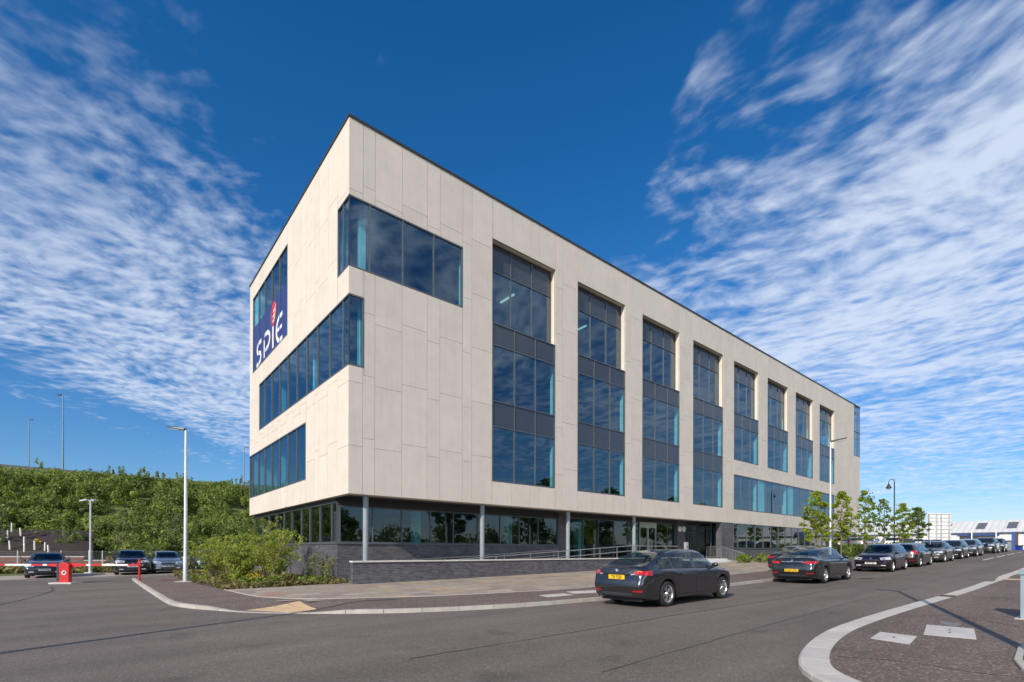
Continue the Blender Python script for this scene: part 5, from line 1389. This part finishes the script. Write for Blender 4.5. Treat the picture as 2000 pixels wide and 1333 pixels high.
m = MB(); x, y = fat(Lc[-1]*.585); x2, y2 = fat(Lc[-1]*.585+1.1); m.tube([(x,y,1.3),(x2,y2,0)], .03, 6); m.build('brace', M_GALV, fn)
# red brick planter wall and bark bed with tree guards
pw = thing('planter_wall', 'low red brick planter wall with pale coping at far left', 'wall', (-40, 38.2, 0), math.atan2(2.3, 11)); 
m = MB(); m.box(-14, 6.3, -.12, .12, -.4, .92); m.build('wall', M_RBRICK, pw); m = MB(); m.box(-14.03, 6.34, -.17, .17, .92, 1.0); m.build('coping', M_COPE, pw)
for k, hh in enumerate((.62, .36)):
    m = MB(); m.box(6.31+k*1.5, 7.8+k*1.5, -.12, .12, -.4, hh); m.build('wall', M_RBRICK, pw); m = MB(); m.box(6.35+k*1.5, 7.83+k*1.5, -.17, .17, hh, hh+.08); m.build('coping', M_COPE, pw)
M_ = MB(); bx0, by0 = -54.5, 35.3; V = []
for i in range(21):
    for j in range(9):
        l = i/20; t = j/8; x = -54+20.5*l-t*4.8; y = 35.5+4.3*l+t*6.; z = .92+t*2.6+.12*math.sin(i*1.7)*math.sin(j*2.1)-.3*(t > .95)-(.25 if i in (20,) else 0); V.append((x, y, z))
M_.add(V, [(i*9+j,(i+1)*9+j,(i+1)*9+j+1,i*9+j+1) for i in range(20) for j in range(8)]); o = M_.build('bark_bed', M_BARK, smooth=180); bm_fix_up(o); tag(o, 'dark bark chip bed above the red planter wall', 'ground', kind='structure')
gp_ = [(13,1066,1052),(18,1074,1062),(38,1064,1056),(44,1071,1057),(46,1076,1064),(66,1074,1064),(86,1075,1066),(94,1077,1066),(20,1060,1052)]
for i, (u_, vb, vt) in enumerate(gp_):
    t = .10+.75*(1077-vb)/17; k = (u_-1000)/FPX; l_ = 0
    # find the bed point on this sight line
    for l in np.linspace(0, 1, 200):
        x = -54+20.5*l-t*4.8; y = 35.5+4.3*l+t*6.
        if x/y >= k: l_ = l; break
    z = .92+t*2.6; g = thing('tree_guard', 'white plastic tree guard tube in the bark bed', 'tree guard', (x, y, z-.05), 0, 'white tree guards in the bark bed')
    m = MB(); tl_ = rg.uniform(-.05,.05); m.tube([(0,0,0),(tl_,0,.75)], .055, 8, cap=False); m.build('tube', M_WHITE, g, smooth=60)
    m = MB(); m.tube([(.07,0,-.1),(.07,0,.6)], .015, 5); m.build('stake', M_STEM, g)
for i, (u_, v_, Y, l) in enumerate(((24,1050,43,'larger yellow gorse bush on the far left slope'),(74,1058,41.5,'smaller yellow gorse bush near the tree guards'))):
    k = (u_-1000)/FPX; x = k*Y; z = EYE-(v_-1074.2)/FPX*Y; root = thing('gorse_bush', l, 'bush', (x, Y, z-.5))
    leaves('foliage', [(0,0,.25,.35,.35,.35,90)], .1, M_SAPL, root, 5+i); leaves('flower', [(rg.uniform(-.2,.2),0,.55+rg.uniform(-.12,.12),.16,.16,.1,60) for _ in range(3)], .07, M_YEL, root, 8+i)
# ------------------------------------------------------------------ lamp posts
def led_lamp(label, x, y, z, h, yaw, r=.075, arm=.62, tilt=.12, group=None, plate=True):
    root = thing('lamp_post', label, 'lamp post', (x, y, z), yaw, group)
    m = MB(); m.lathe([(0,-.3),(r*1.25,-.3),(r*1.25,1.15),(r,1.22),(r*.62,h),(0,h)], 20); m.build('post', M_GALV, root, smooth=40)
    m = MB(); m.box(-.02, .10, -.035, .035, h-.02, h+.06); m.add([(.05,-.11,h+.01),(arm,-.10,h+.01+arm*tilt),(arm,.10,h+.01+arm*tilt),(.05,.11,h+.01),(.03,-.09,h+.09),(arm-.02,-.07,h+.055+arm*tilt),(arm-.02,.07,h+.055+arm*tilt),(.03,.09,h+.09)], [(0,3,2,1),(4,5,6,7),(0,1,5,4),(1,2,6,5),(2,3,7,6),(3,0,4,7)])
    hd = m.build('lamp_head', M_DARKM, root); m = MB(); m.box(.15, arm-.06, -.06, .06, h-.004+.1*tilt, h+.002+.1*tilt); m.build('lamp_lens', M_WHITE, hd)
    if plate: m = MB(); m.box(-.35,.35,-.35,.35,-.06,.008); m.build('base_plate', M_CONC, root)
    return root
led_lamp('silver lamp post with dark flat head beside the planting bed', -15.45, 23.6, .02, 7.15, R_(187), .085, .78, .16)
led_lamp('tall white lamp post behind the slate saloon', *W(38.6,12.35), G(38.6)+.1, 8.35, R_(-18), .085, .95, .20)
led_lamp('lamp post just outside the right picture edge throwing a long shadow', 6.38, 5.42, .06, 8.3, R_(122), .085, .62, .1)
led_lamp('lamp post outside the left picture edge casting a thin shadow', -11.6, 1.9, -.2, 9.0, R_(20), .105, 1.0, .1)
tw = thing('twin_lamp_post', 'grey car park lamp post with two splayed heads', 'lamp post', (-30.77, 36.4, -.14), 0)
m = MB(); m.lathe([(0,-.3),(.12,-.3),(.12,1.6),(.07,1.65),(.055,5.25),(0,5.25)], 14); m.build('post', M_GALV, tw, smooth=40)
for sg, dx in ((-1,.62),(1,.48)):
    m = MB(); m.bar((0,0,5.22),(sg*.25,-.05,5.28),.05,.05); m.bar((sg*.2,-.05,5.30),(sg*dx,-.15,5.20),.24,.09); m.build('lamp_head', M_GALV, tw)
m = MB(); m.box(-.25,.25,-.25,.25,-.05,.02); m.build('base_plate', M_CONC, tw)
# ornate black lamp
s_, p_ = 64.2, 14.6; x, y = W(s_, p_); ol = thing('ornate_lamp_post', 'ornate black lamp post with hanging lantern beyond the office', 'lamp post', (x, y, G(s_)), R_(-6)); h = 7.6
m = MB(); m.lathe([(0,-.2),(.14,-.2),(.14,.9),(.10,1.0),(.065,1.1),(.05,h),(0,h)], 14); m.tube([(0,0,h-.05)]+[(-.28+.28*math.cos(a), 0, h+.26*math.sin(a)*1.0) for a in np.linspace(0, PI, 9)]+[(-.56,0,h-.12)], .03, 6); m.build('post', M_BLACK, ol, smooth=50)
m = MB(); m.lathe([(.03,h-.1),(.06,h-.16),(.05,h-.22),(.15,h-.30),(.17,h-.42),(.36,h-.60),(.36,h-.63),(.0,h-.62)], 18, c=(-.56,0,0)); m.v = [((x+.56)*.78-.56, y*.78, z) for x, y, z in m.v]; lh = m.build('lamp_head', M_BLACK, ol, smooth=40)
m = MB(); m.lathe([(.22,h-.63),(.18,h-.75),(.0,h-.80)], 16, c=(-.56,0,0)); m.build('lamp_lens', M_GALV, lh, smooth=60)
m = MB(); m.tube([(0,0,h+.0),(0,0,h+.22)], .015, 5); m.lathe([(.0,h+.2),(.04,h+.24),(0,h+.3)], 8); m.build('finial', M_BLACK, ol)
# ------------------------------------------------------------------ car park barrier
br = thing('barrier_gate', 'red car park barrier cabinet with red and white arms', 'barrier', (-21.62, 24.25, -.13), R_(2))
m = MB(); m.box(-.22,.22,-.2,.0,.06,.84); cbn = m.build('cabinet', M_RED, br)
m = MB(); m.prism([(-.24,.84),(-.22,.96),(-.12,1.02),(.13,1.02),(.24,.92),(.24,.84)], -.21, .02, lambda a, b, c: (a, c, b)); m.build('cabinet_hood', M_RED, cbn)
m = MB(); m.box(-.36,-.225,-.18,-.02,.10,.98); m.build('counterweight', M_DARKM, br)
m = MB(); m.lathe([(0,-.012),(.10,-.010),(.11,0)], 24, axis='y', c=(0,-.2,.52)); sgn_ = m.build('disc_sign', M_WHITE, cbn)
m = MB(); m.box(-.035,.03,-.222,-.214,.47,.57); m.box(.0,.06,-.2225,-.2142,.50,.60); m.build('sign_symbol', M_BLACK, cbn)
m = MB(); m.box(-.55,.5,-.4,.3,-.1,.06); m.build('base_slab', M_CONC, br)
stripes = []
m = MB()
def arm(sx, L, y):
    w = MB(); rd = MB(); x = .23; z = .90
    rd.prism([(x,z-.12),(x+.02,z+.09),(x+.69,z+.045),(x+.69,z-.045)], y-.03, y+.03, lambda a, b, c: (sx*a, c, b)); x += .69
    seq = [('w',.2)]+[('r',.55),('w',1.22)]*8
    for c, l in seq:
        l = min(l, L-x)
        if l <= 0: break
        (rd if c == 'r' else w).box(sx*x, sx*(x+l), y-.028, y+.028, z-.042, z+.042); x += l
    ao = w.build('barrier_arm', M_WHITE, br); rd.build('red_band', M_RED, ao)
arm(1, 3.60, -.02); arm(-1, 5.2, -.02)
rpst = thing('receiving_post', 'thin red post catching the barrier arm at the kerb', 'post', (-20.28, 27.1, -.12)); rpst.location = (-18.1, 24.23, .0)
m = MB(); m.tube([(0,0,-.2),(0,0,1.08)], .045, 10); m.build('post', M_RED, rpst, smooth=60); m = MB(); m.box(-.07,.07,-.05,-.045,.86,.93); m.box(-.09,-.05,-.05,.05,.80,.86); m.box(.05,.09,-.05,.05,.80,.86); m.build('arm_cradle', M_RED, rpst)
# parked cars at the foot of the bank
def bay_car(kind, label, fxy, pt, plate, txt, **k):
    L = SPEC[kind]['wb']/2+SPEC[kind]['fo']; x, y = fxy[0]+N[0]*L, fxy[1]+N[1]*L
    return make_car(kind, label, (x, y, GXY(x, y)+.012), ANG-PI/2, pt, plate, txt, **k)
bay_car('estate', 'dark blue estate parked behind the red barrier', (-26.9, 28.7), P_NAVY, 'front', (None, 'NV62 WRE'))
bay_car('suv', 'black tall hatchback parked left of the silver grey hatchback', (-23.95, 31.5), P_BLACK, 'front', (None, 'SJ60 VXR'))
bay_car('hatch', 'silver grey hatchback facing out from the bank', (-22.85, 33.2), P_SILVB, 'front', (None, 'SL08 HFO'))
bay_car('hatch', 'navy hatchback half hidden by the shrubs', (-21.0, 34.9), P_NAVY, None, None, detail=0)
# ------------------------------------------------------------------ far right: warehouse, hoarding, gate, yard
wh = thing('warehouse', 'long white ribbed warehouse with three grey rooflights', 'warehouse', (*BW(130, -46), 1.9), ANG)
M_RIB = None
def ribbed(name, c):
    m, nt, out = new_mat(name); tcn = nd(nt, 'ShaderNodeTexCoord'); w = nd(nt, 'ShaderNodeTexWave'); w.bands_direction = 'Y'; w.inputs['Scale'].default_value = .32; nt.links.new(tcn.outputs['Object'], w.inputs['Vector'])
    p = nd(nt, 'ShaderNodeBsdfPrincipled'); nt.links.new(mixc(nt, 1., mixc(nt, ramp(nt, noise(nt, tcn.outputs['Object'], .25, 5), [(.3,0.),(.7,1.)]), tuple(x*.9 for x in c), c), ramp(nt, w.outputs[0], [(0,.82),(.25,1.)]), 'MULTIPLY'), p.inputs['Base Color']); p.inputs['Roughness'].default_value = .5
    b = nd(nt, 'ShaderNodeBump'); b.inputs['Strength'].default_value = .6; b.inputs['Distance'].default_value = .04; nt.links.new(w.outputs[0], b.inputs['Height']); nt.links.new(b.outputs[0], p.inputs['Normal'])
    nt.links.new(p.outputs[0], out.inputs[0]); return m
RW = ribbed('ribbed_wall', (.78,.77,.73)); RR = ribbed('ribbed_roof', (.72,.71,.67))
m = MB(); m.box(0, 30, 0, 130, -2, 3.55); m.build('wall', RW, wh)
m = MB(); m.add([(-.3,-.3,3.62),(-.3,130.3,3.62),(8,130.3,6.35),(8,-.3,6.35),(38,130.3,3.3),(38,-.3,3.3),(-.3,-.3,3.5),(-.3,130.3,3.5)], [(0,1,2,3),(3,2,4,5),(6,7,1,0)]); rfo = m.build('roof', RR, wh)
m = MB(); m.box(-.5,-.05,-.3,130.3,3.42,3.60); m.build('gutter', plain('gutter_blue_grey', (.12,.15,.21), .5), wh)
M_RL = plain('rooflight', (.10,.105,.115), .4)
for b in (37.4, 42.0, 47.6):
    m = MB(); f = lambda a, e=.0: 3.62+(a+.3)/8.3*2.73+e
    w4 = 1.45; m.add([(1.9,b,f(1.9,.05)),(1.9,b+w4,f(1.9,.05)),(6.2,b+w4,f(6.2,.05)),(6.2,b,f(6.2,.05)),(1.9,b,f(1.9)),(1.9,b+w4,f(1.9)),(6.2,b+w4,f(6.2)),(6.2,b,f(6.2))], [(0,1,2,3),(0,4,5,1),(1,5,6,2),(2,6,7,3),(3,7,4,0)]); m.build('rooflight', M_RL, rfo)
m = MB(); m.box(-.06, .02, 39.9, 45.6, -.5, 2.95); m.build('shutter', plain('brown_shutter', (.055,.04,.042), .7), wh)
m = MB(); m.box(-.2,-.06, 39.6, 45.9, 2.95, 3.2); m.build('shutter_canopy', plain('gate_blue', (.03,.09,.30), .5), wh)
# hoarding seen from behind
hb_ = thing('hoarding', 'back of a large white hoarding on steel posts', 'hoarding', (61.75, 72, 1.55), math.atan2(.35, 3.9)); hb_.rotation_euler = (0,0,R_(9))
m = MB(); m.box(-1.98, 1.98, .06, .12, 1.95, 5.55); m.build('panel', M_WHITE, hb_)
for xx in (-1.9,-.6,.15,1.5):
    m = MB(); m.box(xx-.07, xx+.07, -.12, .0, -.3, 5.35); m.build('post', M_GALV, hb_)
m = MB()
for zz_ in np.arange(2.1, 5.5, .55): m.box(-1.95, 1.95, .0, .055, zz_, zz_+.06)
m.build('rail', M_GALV, hb_)
M_GB = MATS['gate_blue']; 
def postbox(name, label, cat, px_, Y, w, d, h, mat, zb=1.5, group=None):
    k = (px_-1000)/FPX; root = thing(name, label, cat, (k*Y, Y, zb), ANG, group); m = MB(); m.box(-w/2,w/2,-d/2,d/2,-.3,h); m.build('post', mat, root)
    m = MB(); m.box(-w/2-.03,w/2+.03,-d/2-.03,d/2+.03,h,h+.05); m.build('cap', mat, root); return root
postbox('gate_post', 'square blue gate post beside the gatehouse', 'post', 1979.5, 66, .36, .36, 2.65, M_GB)
postbox('gate_post', 'square brown gate post right of the blue one', 'post', 1985.5, 66, .30, .30, 2.6, plain('brown_post', (.085,.05,.045), .6))
postbox('barrier_post', 'thin white pole in front of the brown shutter, left of two', 'pole', 1898, 80, .14, .14, 3.5, M_WHITE, group='white poles by the far gate')
postbox('barrier_post', 'thin white pole behind the black tall car, right of two', 'pole', 1945.5, 80, .14, .14, 3.6, M_WHITE, group='white poles by the far gate')
postbox('height_post', 'thin blue post beside the left white pole', 'pole', 1894, 81, .2, .2, 2.9, M_GB)
gt = thing('gatehouse', 'small gatehouse with blue roof and glazed front at right edge', 'gatehouse', (69.7, 65.2, 1.45), R_(30)); M_TEALP = plain('pale_teal_panel', (.42,.62,.62), .4)
m = MB(); m.box(-.9, 4, .5, 1.5, -.3, 2.55); m.build('wall', plain('gatehouse_wall', (.09,.11,.12), .6), gt)
q = Each('panel', M_TEALP, gt); q.box(-.75,-.35,.44,.5,.0,2.4); q.box(.35,4,.44,.5,.0,2.4)
m = MB(); m.box(-.3,.3,.45,.5,0,2.3); m.build('door', M_BLACK, gt)
m = MB(); m.box(-.3, 4.2, .0, 1.6, 2.56, 3.5); m.build('roof', plain('gatehouse_blue', (.06,.10,.24), .5), gt)
m = MB(); m.box(-.75,-.4,-.2,.2,2.9,3.1); m.bar((-.6,0,2.9),(-.9,0,2.3),.1,.1); m.box(-1.0,-.8,-.08,.08,2.1,2.45); m.build('flood_light', M_BLACK, gt)
for nm, l, px_, Y, w, h, mt in (('wheelie_bin','bright blue bin by the gatehouse door',1990.5,63.6,.45,.75,plain('bin_blue',(.01,.05,.30),.5)),('meter_cabinet','pale grey cabinet with dark top beside the blue gate post',1971,70,.62,1.5,M_GALV)):
    k = (px_-1000)/FPX; root = thing(nm, l, 'bin' if 'bin' in nm else 'cabinet', (k*Y, Y, 1.5), R_(10)); m = MB(); m.box(-w/2,w/2,-.25,.25,-.1,h); m.build('body', mt, root); m = MB(); m.box(-w/2-.04,w/2+.04,-.3,.3,h,h+.14); m.build('lid', M_DARKM, root)
bn = thing('litter_bin', 'dark square bin at the end of the hedge', 'bin', (*W(55.5,17.6), G(55.5)+.1), ANG)
m = MB(); m.box(-.45,.45,-.4,.4,0,1.25); m.build('body', M_DARKM, bn); m = MB(); m.box(-.5,.5,-.45,.45,1.25,1.36); m.build('lid', M_BLACK, bn)
yc = [(1688,62,'silver','hatch','silver car behind the third street tree',P_SILV,30),(1704,66,'white','hatch','white hatchback in the yard behind the dark bin',P_WHT,40),(1737,63,'white','hatch','white car in the yard between two street trees',P_WHT,60),(1757,66,'red','hatch','dark red car beside the ornate lamp post',P_DRED,200),(1778,68,'white','estate','white estate car behind the black estate',P_WHT,75),(1826,72,'silver','estate','silver car under the white hoarding',P_SILV,20)]
for u_, Y, _, kd, l, pt, yaw in yc:
    k = (u_-1000)/FPX; make_car(kd, l, (k*Y, Y, 1.83), R_(yaw), pt, None, None, detail=0, group='cars in the far yard')
o = sp_grid('yard', 58, 100, 17.2, 60, 6, 8, .34, M_ROAD); tag(o, 'asphalt yard beyond the office end', 'road')
# service cabinet on the right pavement
cb_ = thing('service_cabinet', 'blue grey steel cabinet at the right picture edge', 'cabinet', (10.60, 9.98, .15), ANG)
m = MB(); m.box(-.20,.25,-.28,.28,.0,.90); m.build('body', plain('cabinet_blue_grey', (.25,.33,.37), .5), cb_); m = MB(); m.box(-.23,.28,-.31,.31,.90,.97); m.build('lid', plain('cabinet_lid', (.23,.31,.35), .5), cb_)
m = MB(); m.box(-.34,.42,-.42,.36,-.1,.015); m.build('plinth', M_CONC, cb_)
# big trees across the road, seen mirrored in the glazing
bt = [(44,24,11,4.6),(52,33,10,4.4),(50,10,9.5,4.4),(34,-13,10,4.6),(46,-8,8,4.0),(23,-20,8.5,4.2),(62,44,9,4.2),(58,-20,8,4.5)]
bl2 = ['across the road opposite the entrance','opposite the third tall window','opposite the ramp','behind the camera to the right','far behind on the right','behind the camera near the junction','opposite the far office end','farthest behind on the right']
for i, (x, y, h, sp_) in enumerate(bt):
    tree('broadleaf_tree', 'large dark broadleaf tree '+bl2[i], 'tree', x, y, GXY(x,y), h, sp_, 1.6, M_BIGT, .30, 1.3, 120+i, 'trees across the road', .22, nlimb=11, conical=.2)

# low tree belt along the opposite side of the street, mirrored in the ground floor glazing
rgb = random.Random(33); cl = []
for k in range(150):
    s_ = rgb.uniform(-14, 78); p_ = -17+rgb.uniform(-2.5, 2.5); x, y = W(s_, p_); h = rgb.uniform(2.2, 4.6)
    for q in range(4):
        rr = rgb.uniform(.7, 1.4); cl.append((x+rgb.uniform(-1,1), y+rgb.uniform(-1,1), G(s_)+h*rgb.uniform(.15,.9), rr, rr, rr*.9, 42*rr*rr))
V, F = leaf_arrays(cl, .26, 14, up=.3); o = fast_mesh('tree_belt', V, F, M_BIGT); tag(o, 'low green belt of bushes across the street', 'shrubbery', kind='stuff')
